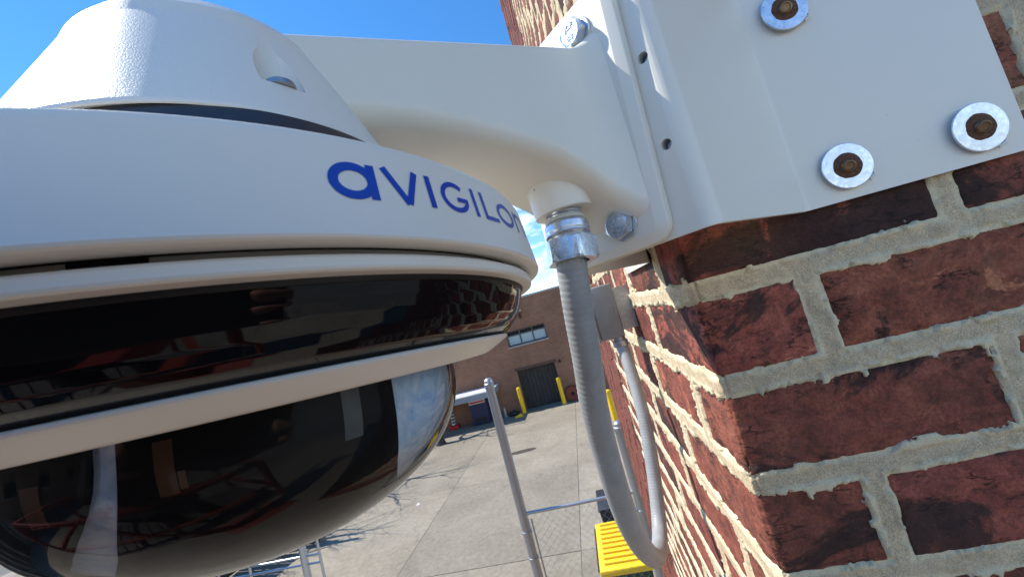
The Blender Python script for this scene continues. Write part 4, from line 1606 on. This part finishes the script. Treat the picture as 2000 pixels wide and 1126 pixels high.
fpost(0.0, 0.0, 4.10, 0.046)
fpost(1.145, 0.02, 3.40, 0.050)
tube('top_rail', [(0.03, 0, 2.72), (0.5, 0, 2.722), (1.10, 0.02, 2.72)], 0.016, M['galv'], fence, 14)
tube('tension_bar', [(0.075, 0, 2.66), (0.075, 0, 0.1)], 0.008, M['galv'], fence, 8)
V, Fc = [], []
stp = 0.055 * math.sqrt(2)
for sgn in (1, -1):
    kx = -40
    while kx < 40:
        # line z = sgn*(x - kx*stp) + z0
        xs, ys = [], []
        for xv in np.linspace(0.05, 1.05, 2):
            zv = 1.4 + sgn * (xv - 0.55) + kx * stp
            xs.append((xv, zv))
        (xa, za), (xb, zb) = xs
        lo, hi = 0.05, 2.70

        def clipz(xa, za, xb, zb):
            t0, t1 = 0.0, 1.0
            dz = zb - za
            for lim, s_g in ((lo, 1), (hi, -1)):
                v0 = (za - lim) * s_g
                v1 = (zb - lim) * s_g
                if v0 < 0 and v1 < 0:
                    return None
                if v0 < 0:
                    t0 = max(t0, v0 / (v0 - v1))
                elif v1 < 0:
                    t1 = min(t1, v0 / (v0 - v1))
            if t1 - t0 < 0.01:
                return None
            return (xa + (xb - xa) * t0, za + dz * t0), (xa + (xb - xa) * t1, za + dz * t1)
        r_ = clipz(xa, za, xb, zb)
        if r_:
            (xa, za), (xb, zb) = r_
            v_, f_ = tube_data([(xa, 0.002 * sgn, za), (xb, 0.002 * sgn, zb)], 0.0009, 4, False)
            b0 = len(V)
            V += v_
            Fc += [tuple(b0 + q for q in f) for f in f_]
        kx += 1
o = mesh_obj('wire_mesh', V, Fc, M['galv'], fence)
o['kind'] = 'stuff'

# yellow lidded dumpster and black bin beside the wall beyond the fence
dp = empty('dumpster', (-0.45, 5.05, 0))
tag(dp, 'dark green dumpster with ribbed yellow lid beside brick wall', 'dumpster')
gn = plain('dumpster green', (0.012, 0.045, 0.030), 0.5)
yl = plain('yellow lid', (0.85, 0.56, 0.012), 0.4, 0, 0.06)
V = [(-0.16, -0.36, 0.12), (0.36, -0.36, 0.12), (0.36, 0.46, 0.12), (-0.16, 0.46, 0.12), (-0.20, -0.44, 1.18), (0.42, -0.44, 1.18), (0.42, 0.52, 1.18), (-0.20, 0.52, 1.18)]
mesh_obj('bin_body', V, [(3, 2, 1, 0), (0, 1, 5, 4), (1, 2, 6, 5), (2, 3, 7, 6), (3, 0, 4, 7), (4, 5, 6, 7)], gn, dp)
bm = bmesh.new()
box_bm(bm, -0.22, 0.44, -0.48, 0.56, 1.185, 1.27, 0.02)
bm_obj('lid', bm, yl, dp, 40)
for k in range(9):
    yk = -0.38 + k * 0.105
    box_obj('lid_rib', -0.15, 0.40, yk, yk + 0.045, 1.272, 1.296, yl, dp, 0.006)
tube('lid_hinge', [(-0.235, -0.4, 1.22), (-0.235, 0.5, 1.22)], 0.012, M['black'], dp, 8)
for xx_ in (-0.12, 0.3):
    for yy_ in (-0.3, 0.4):
        w_ = lathe('wheel', [(0.02, -0.02), (0.058, -0.02), (0.06, 0.0), (0.058, 0.02), (0.02, 0.02)], M['black'], dp, seg=16)
        w_.rotation_euler = (0, math.pi / 2, 0)
        w_.location = (xx_, yy_, 0.06)
bb = empty('wheelie_bin', (-0.35, 6.75, 0))
tag(bb, 'black wheeled bin standing behind the yellow lidded dumpster', 'bin')
V = [(-0.20, -0.28, 0.05), (0.22, -0.28, 0.05), (0.22, 0.28, 0.05), (-0.20, 0.28, 0.05), (-0.26, -0.33, 0.98), (0.27, -0.33, 0.98), (0.27, 0.33, 0.98), (-0.26, 0.33, 0.98)]
bl = plain('black bin plastic', (0.022, 0.023, 0.028), 0.5)
mesh_obj('bin_body', V, [(3, 2, 1, 0), (0, 1, 5, 4), (1, 2, 6, 5), (2, 3, 7, 6), (3, 0, 4, 7), (4, 5, 6, 7)], bl, bb)
bm = bmesh.new()
box_bm(bm, -0.28, 0.29, -0.36, 0.36, 0.985, 1.04, 0.02)
bm_obj('lid', bm, bl, bb, 40)
for yy_ in (-0.2, 0.2):
    w_ = lathe('wheel', [(0.03, -0.025), (0.098, -0.025), (0.1, 0.0), (0.098, 0.025), (0.03, 0.025)], M['black'], bb, seg=18)
    w_.rotation_euler = (0, math.pi / 2, 0)
    w_.location = (-0.24, yy_, 0.1)

# ------------------------------------------------------------------ pipe gate and dark board fence, lower left
gate = empty('pipe_gate', (-6.56, 6.5, 0))
tag(gate, 'galvanised pipe gate with thick post at the bottom edge', 'gate')
gp = zinc_mat('bright galvanised pipe', (0.62, 0.66, 0.72), 0.4)
lathe('thick_post', [(0.068, 0), (0.068, 2.1), (0.06, 2.13), (0, 2.14)], gp, gate, seg=24)
for xx_ in (0.36, -1.28, -2.05, -2.9):
    p = lathe('upright', [(0.026, 0), (0.026, 1.95), (0, 1.96)], gp, gate, seg=14)
    p.location = (xx_, 0, 0)
for zz_ in (1.15, 0.99, 1.75, 0.35):
    tube('rail', [(-2.95, 0, zz_), (-1.3, 0, zz_), (0.37, 0, zz_)], 0.021, gp, gate, 12)
bf = empty('board_fence', (-8.4, 9.3, 0))
tag(bf, 'dark weathered board fence behind the pipe gate', 'fence')
bdm = plain('dark weathered board', (0.05, 0.042, 0.036), 0.9, 0, 0.5, 5)
grey_b = plain('grey weathered board', (0.22, 0.21, 0.19), 0.9, 0, 0.4, 6)
for k in range(34):
    hgt = 1.65 + 0.1 * random.random()
    o = box_obj('board', -0.2 * k - 0.175, -0.2 * k - 0.01, -0.012 + 0.008 * random.random(), 0.02, 0.03, hgt, grey_b if random.random() < 0.25 else bdm, bf)
for k in range(84):  # unseen side run, added to darken what the bubble reflects
    hgt = 2.35 + 0.12 * random.random()
    xo = -2.3 + 0.008 * random.random()
    box_obj('board', xo, xo + 0.03, -0.2 * k - 0.24, -0.2 * k - 0.06, 0.03, hgt, grey_b if random.random() < 0.25 else bdm, bf)  # board of the added side run
for zz_ in (0.4, 1.35):
    box_obj('fence_rail', -6.8, 0, 0.021, 0.08, zz_, zz_ + 0.09, bdm, bf)
    box_obj('fence_rail', -2.36, -2.302, -16.9, -0.05, zz_ + 0.4, zz_ + 0.49, bdm, bf)  # rail of the unseen added side run


# ------------------------------------------------------------------ bare trees behind the camera, throwing branch shadows on the yard
bark = plain('dark bark', (0.055, 0.045, 0.038), 0.95, 0, 0.4, 12, 0.8, 40, 0.02)


def bare_tree(x_, y_, hgt, r0, label, seed, depth=6):
    rs = random.Random(seed)
    t = empty('bare_tree', (x_, y_, 0))
    tag(t, label, 'tree', 'bare trees at the left of the yard')
    V, Fc, V2, F2 = [], [], [], []

    def grow(p, d, ln, r, lv):
        pts = [p]
        rr = [r]
        n_ = 4 if lv else 7
        for k in range(n_):
            d = (d + Vector((rs.uniform(-1, 1), rs.uniform(-1, 1), rs.uniform(-0.5, 0.8))) * (0.10 if lv == 0 else 0.20)).normalized()
            p = p + d * (ln / n_)
            pts.append(p)
            rr.append(r * (1 - (0.35 if lv == 0 else 0.5) * (k + 1) / n_))
        if lv == 0:
            rr[0] = r * 1.5
        v_, f_ = tube_data(pts, rr, 9 if lv < 2 else (5 if lv < 4 else 3), False)
        tv, tf = (V, Fc) if lv == 0 else (V2, F2)
        b0 = len(tv)
        tv += v_
        tf += [tuple(b0 + q for q in f) for f in f_]
        if lv >= depth:
            return
        kids = rs.choice((3, 4)) if lv < 3 else rs.choice((2, 3))
        for q in range(kids):
            i_ = rs.randint(max(1, n_ // 2), n_)
            ax = Vector((rs.uniform(-1, 1), rs.uniform(-1, 1), rs.uniform(-0.25, 0.7))).normalized()
            nd_ = (d * 0.85 + ax * 0.75).normalized()
            grow(pts[i_], nd_, ln * rs.uniform(0.55, 0.78), rr[i_] * rs.uniform(0.5, 0.72), lv + 1)
    grow(Vector((0, 0, -0.05)), Vector((0.02, 0, 1)), hgt * 0.42, r0, 0)
    mesh_obj('trunk', V, Fc, bark, t, 60)
    c = mesh_obj('branches', V2, F2, bark, t)
    c['kind'] = 'stuff'


bare_tree(-7.5, 16.1, 6.5, 0.17, 'bare tree whose dark foot shows past the bubble', 3)
bare_tree(-10.3, 12.6, 7.6, 0.19, 'bare tree hidden behind the middle of the dome camera', 8)
bare_tree(-11.6, 9.9, 7.2, 0.17, 'bare tree hidden behind the left of the dome camera', 21)
bare_tree(-13.2, 15.2, 8.0, 0.20, 'bare tree farthest left, beyond the board fence', 34)

# ------------------------------------------------------------------ unseen block added to hide the bright horizon from window and bubble reflections
nb = empty('added_block', (-15.0, 3.0, 0))
tag(nb, 'unseen brick block added left of the yard to darken the reflections', 'building')
bm = bmesh.new()
box_bm(bm, -9.0, 0.0, -46.0, 0.0, 0.0, 7.4)
bm_obj('wall', bm, M['far_brick'], nb)
box_obj('roof_coping', -9.05, 0.05, -46.05, 0.05, 7.4, 7.5, cg, nb)
for k in range(7):
    wn_ = box_obj('window', 0.0, 0.02, -5.5 - k * 6, -3.5 - k * 6, 3.6, 4.8, M['smoked'], nb)  # window of the unseen added block
    box_obj('sill', 0.0, 0.12, -5.6 - k * 6, -3.4 - k * 6, 3.48, 3.58, cg, wn_)

# ------------------------------------------------------------------ the red lift platform the photographer stands on (mirrored in the black window)
lift = empty('lift_platform', (-0.75, -0.80, EYE - 1.45))
tag(lift, 'red railed lift platform mirrored in the black window', 'lift')
rd = plain('lift red paint', (0.24, 0.030, 0.016), 0.5, 0, 0.1, 20)
dk = plain('tread plate', (0.10, 0.085, 0.075), 0.6, 0.3, 0.5, 60, 0.8, 60, 0.004)
box_obj('deck', -0.9, 0.9, -1.0, 0.0, -0.05, 0.0, dk, lift)
for k in range(14):
    box_obj('deck_bar', -0.86 + k * 0.128, -0.83 + k * 0.128, -0.98, -0.02, 0.0, 0.012, dk, lift)
for xx_ in (-0.88, 0.0, 0.88):
    for yy_ in (-0.98, -0.02):
        box_obj('stanchion', xx_ - 0.02, xx_ + 0.02, yy_ - 0.02, yy_ + 0.02, 0.0, 1.05, rd, lift)
for zz_ in (0.52, 1.05):
    for yy_ in (-0.98, -0.02):
        box_obj('guard_rail', -0.90, 0.90, yy_ - 0.022, yy_ + 0.022, zz_, zz_ + 0.044, rd, lift)
    for xx_ in (-0.88, 0.88):
        box_obj('guard_rail', xx_ - 0.022, xx_ + 0.022, -0.96, -0.04, zz_, zz_ + 0.044, rd, lift)
for xx_ in (-0.5, 0.5):
    box_obj('scissor_leg', xx_ - 0.05, xx_ + 0.05, -0.7, -0.3, -(EYE - 1.45) + 0.1, -0.051, rd, lift)
box_obj('chassis', -0.9, 0.9, -1.0, 0.0, -(EYE - 1.45), -(EYE - 1.45) + 0.1, rd, lift)


# ------------------------------------------------------------------ the photographer, seen only as a dark mirror image in the window
def skin(name, chain, mat, parent, sub=2):
    """chain: list of (point, radius, parent index)"""
    me = bpy.data.meshes.new(name)
    me.from_pydata([c_[0] for c_ in chain], [(i_, c_[2]) for i_, c_ in enumerate(chain) if c_[2] is not None], [])
    o = bpy.data.objects.new(name, me)
    COL.objects.link(o)
    o.modifiers.new('skin', 'SKIN')
    for i_, c_ in enumerate(chain):
        me.skin_vertices[0].data[i_].radius = (c_[1], c_[1])
        me.skin_vertices[0].data[i_].use_root = (i_ == 0)
    sb_ = o.modifiers.new('sub', 'SUBSURF')
    sb_.levels = sub
    sb_.render_levels = sub
    bpy.context.view_layer.update()
    dg = bpy.context.evaluated_depsgraph_get()
    m2 = bpy.data.meshes.new_from_object(o.evaluated_get(dg))
    bpy.data.objects.remove(o)
    m2.polygons.foreach_set('use_smooth', [True] * len(m2.polygons))
    m2.materials.clear()
    m2.materials.append(mat)
    return link(bpy.data.objects.new(name, m2), parent)


PX, PY, PZ = -0.42, -0.98, EYE - 1.45
person = empty('person', (PX, PY, PZ))
tag(person, 'person in dark jacket holding a phone, only mirrored in black window', 'person')
phone_c = EYE_POS - fwd * 0.016 - c_right * 0.055 - c_up * 0.012
lh = phone_c - c_right * 0.082 - fwd * 0.012
rh = phone_c + c_right * 0.084 - fwd * 0.014
O = Vector((PX, PY, PZ))
L_ = lambda v: tuple(v - O)
cloth = plain('dark navy jacket', (0.012, 0.013, 0.018), 0.8, 0, 0.3)
jean = plain('dark work trousers', (0.016, 0.018, 0.024), 0.85, 0, 0.3)
skin_m = plain('skin', (0.42, 0.22, 0.15), 0.5, 0, 0.08)
trs = [((0, 0, 0.94), 0.15, None), ((0.10, 0, 0.86), 0.095, 0), ((0.11, 0.02, 0.48), 0.068, 1), ((0.11, -0.01, 0.10), 0.05, 2), ((-0.10, 0, 0.86), 0.095, 0), ((-0.11, 0.02, 0.48), 0.068, 4), ((-0.11, -0.01, 0.10), 0.05, 5)]
skin('trousers', trs, jean, person)
for sx_ in (-0.11, 0.11):
    skin('shoe', [((sx_, -0.05, 0.05), 0.045, None), ((sx_, 0.06, 0.045), 0.045, 0), ((sx_, 0.17, 0.035), 0.034, 1)], M['black'], person, 1)
ls, rs_ = Vector((-0.19, 0.02, 1.40)), Vector((0.19, 0.02, 1.40))
lw, rw = Vector(L_(lh)) - Vector((0.02, 0.10, 0.05)), Vector(L_(rh)) - Vector((-0.01, 0.10, 0.05))
jk = [((0, 0, 0.92), 0.155, None), ((0, 0, 1.15), 0.150, 0), ((0, 0.0, 1.36), 0.150, 1), ((0, 0.01, 1.46), 0.075, 2),
      (tuple(ls), 0.075, 2), (tuple((ls + lw) / 2 + Vector((-0.09, -0.03, -0.13))), 0.055, 4), (tuple(lw), 0.036, 5),
      (tuple(rs_), 0.075, 2), (tuple((rs_ + rw) / 2 + Vector((0.10, -0.03, -0.13))), 0.055, 7), (tuple(rw), 0.036, 8)]
skin('jacket', jk, cloth, person)
hd_ = skin('head', [((0, 0.01, 1.44), 0.058, None), ((0, 0.02, 1.53), 0.060, 0), ((0, 0.05, 1.60), 0.082, 1), ((0, 0.04, 1.68), 0.090, 2), ((0, 0.03, 1.74), 0.070, 3)], skin_m, person)
skin('nose', [((0, 0.12, 1.655), 0.010, None), ((0, 0.145, 1.625), 0.015, 0)], skin_m, hd_, 1)
for sx_ in (-1, 1):
    skin('ear', [((0.088 * sx_, 0.035, 1.63), 0.012, None), ((0.094 * sx_, 0.03, 1.67), 0.016, 0)], skin_m, hd_, 1)
skin('hair', [((0, -0.01, 1.62), 0.085, None), ((0, 0.0, 1.70), 0.098, 0), ((0, 0.03, 1.76), 0.085, 1)], plain('dark hair', (0.02, 0.014, 0.010), 0.6), person)


def hand(wrist, grip, side):
    w_, g_ = Vector(wrist), Vector(grip)
    ch_ = [(tuple(w_), 0.026, None), (tuple(w_.lerp(g_, 0.55)), 0.032, 0), (tuple(w_.lerp(g_, 0.85)), 0.030, 1)]
    cr, cu, cf = c_right, c_up, fwd
    for q, (du, ln) in enumerate(((0.030, 0.060), (0.010, 0.068), (-0.010, 0.064), (-0.028, 0.052))):
        b_ = g_ + cu * du
        k1 = b_ + cf * 0.010 + cr * (0.004 * side)
        k2 = b_ + cf * 0.016 - cr * (side * ln * 0.45)
        n_ = len(ch_)
        ch_ += [(tuple(b_ - cf * 0.006 + cr * 0.006 * side), 0.009, 2), (tuple(k1), 0.0085, n_), (tuple(k2), 0.007, n_ + 1)]
    n_ = len(ch_)
    t0 = w_.lerp(g_, 0.6) - cu * 0.03
    ch_ += [(tuple(t0), 0.012, 1), (tuple(g_ - cu * 0.03 - cf * 0.018 - cr * (side * 0.02)), 0.0095, n_)]
    skin('hand', ch_, skin_m, person)


hand(lw, L_(lh), -1)
hand(rw, L_(rh), 1)
ph_mat = Matrix.Translation(phone_c) @ m3.to_4x4()
ph = empty('smartphone', mat=ph_mat)
tag(ph, 'black phone held up by the person, mirrored in black window', 'phone')
bm = bmesh.new()
box_bm(bm, -0.081, 0.081, -0.038, 0.038, -0.004, 0.004, 0.003, 3)
bm_obj('body', bm, plain('phone graphite', (0.02, 0.02, 0.022), 0.3), ph, 40)
for k in range(3):
    if k == 1:
        continue
    o = lathe('lens_bump', [(0.0, 0.0), (0.0065, 0.0), (0.007, -0.0008), (0.007, -0.0018)], M['smoked'], ph, seg=24)
    o.location = (0.055 - 0.022 * k, 0.012 + 0.004 * k, -0.0042 if False else -0.0041)
    o.rotation_euler = (math.pi, 0, 0)
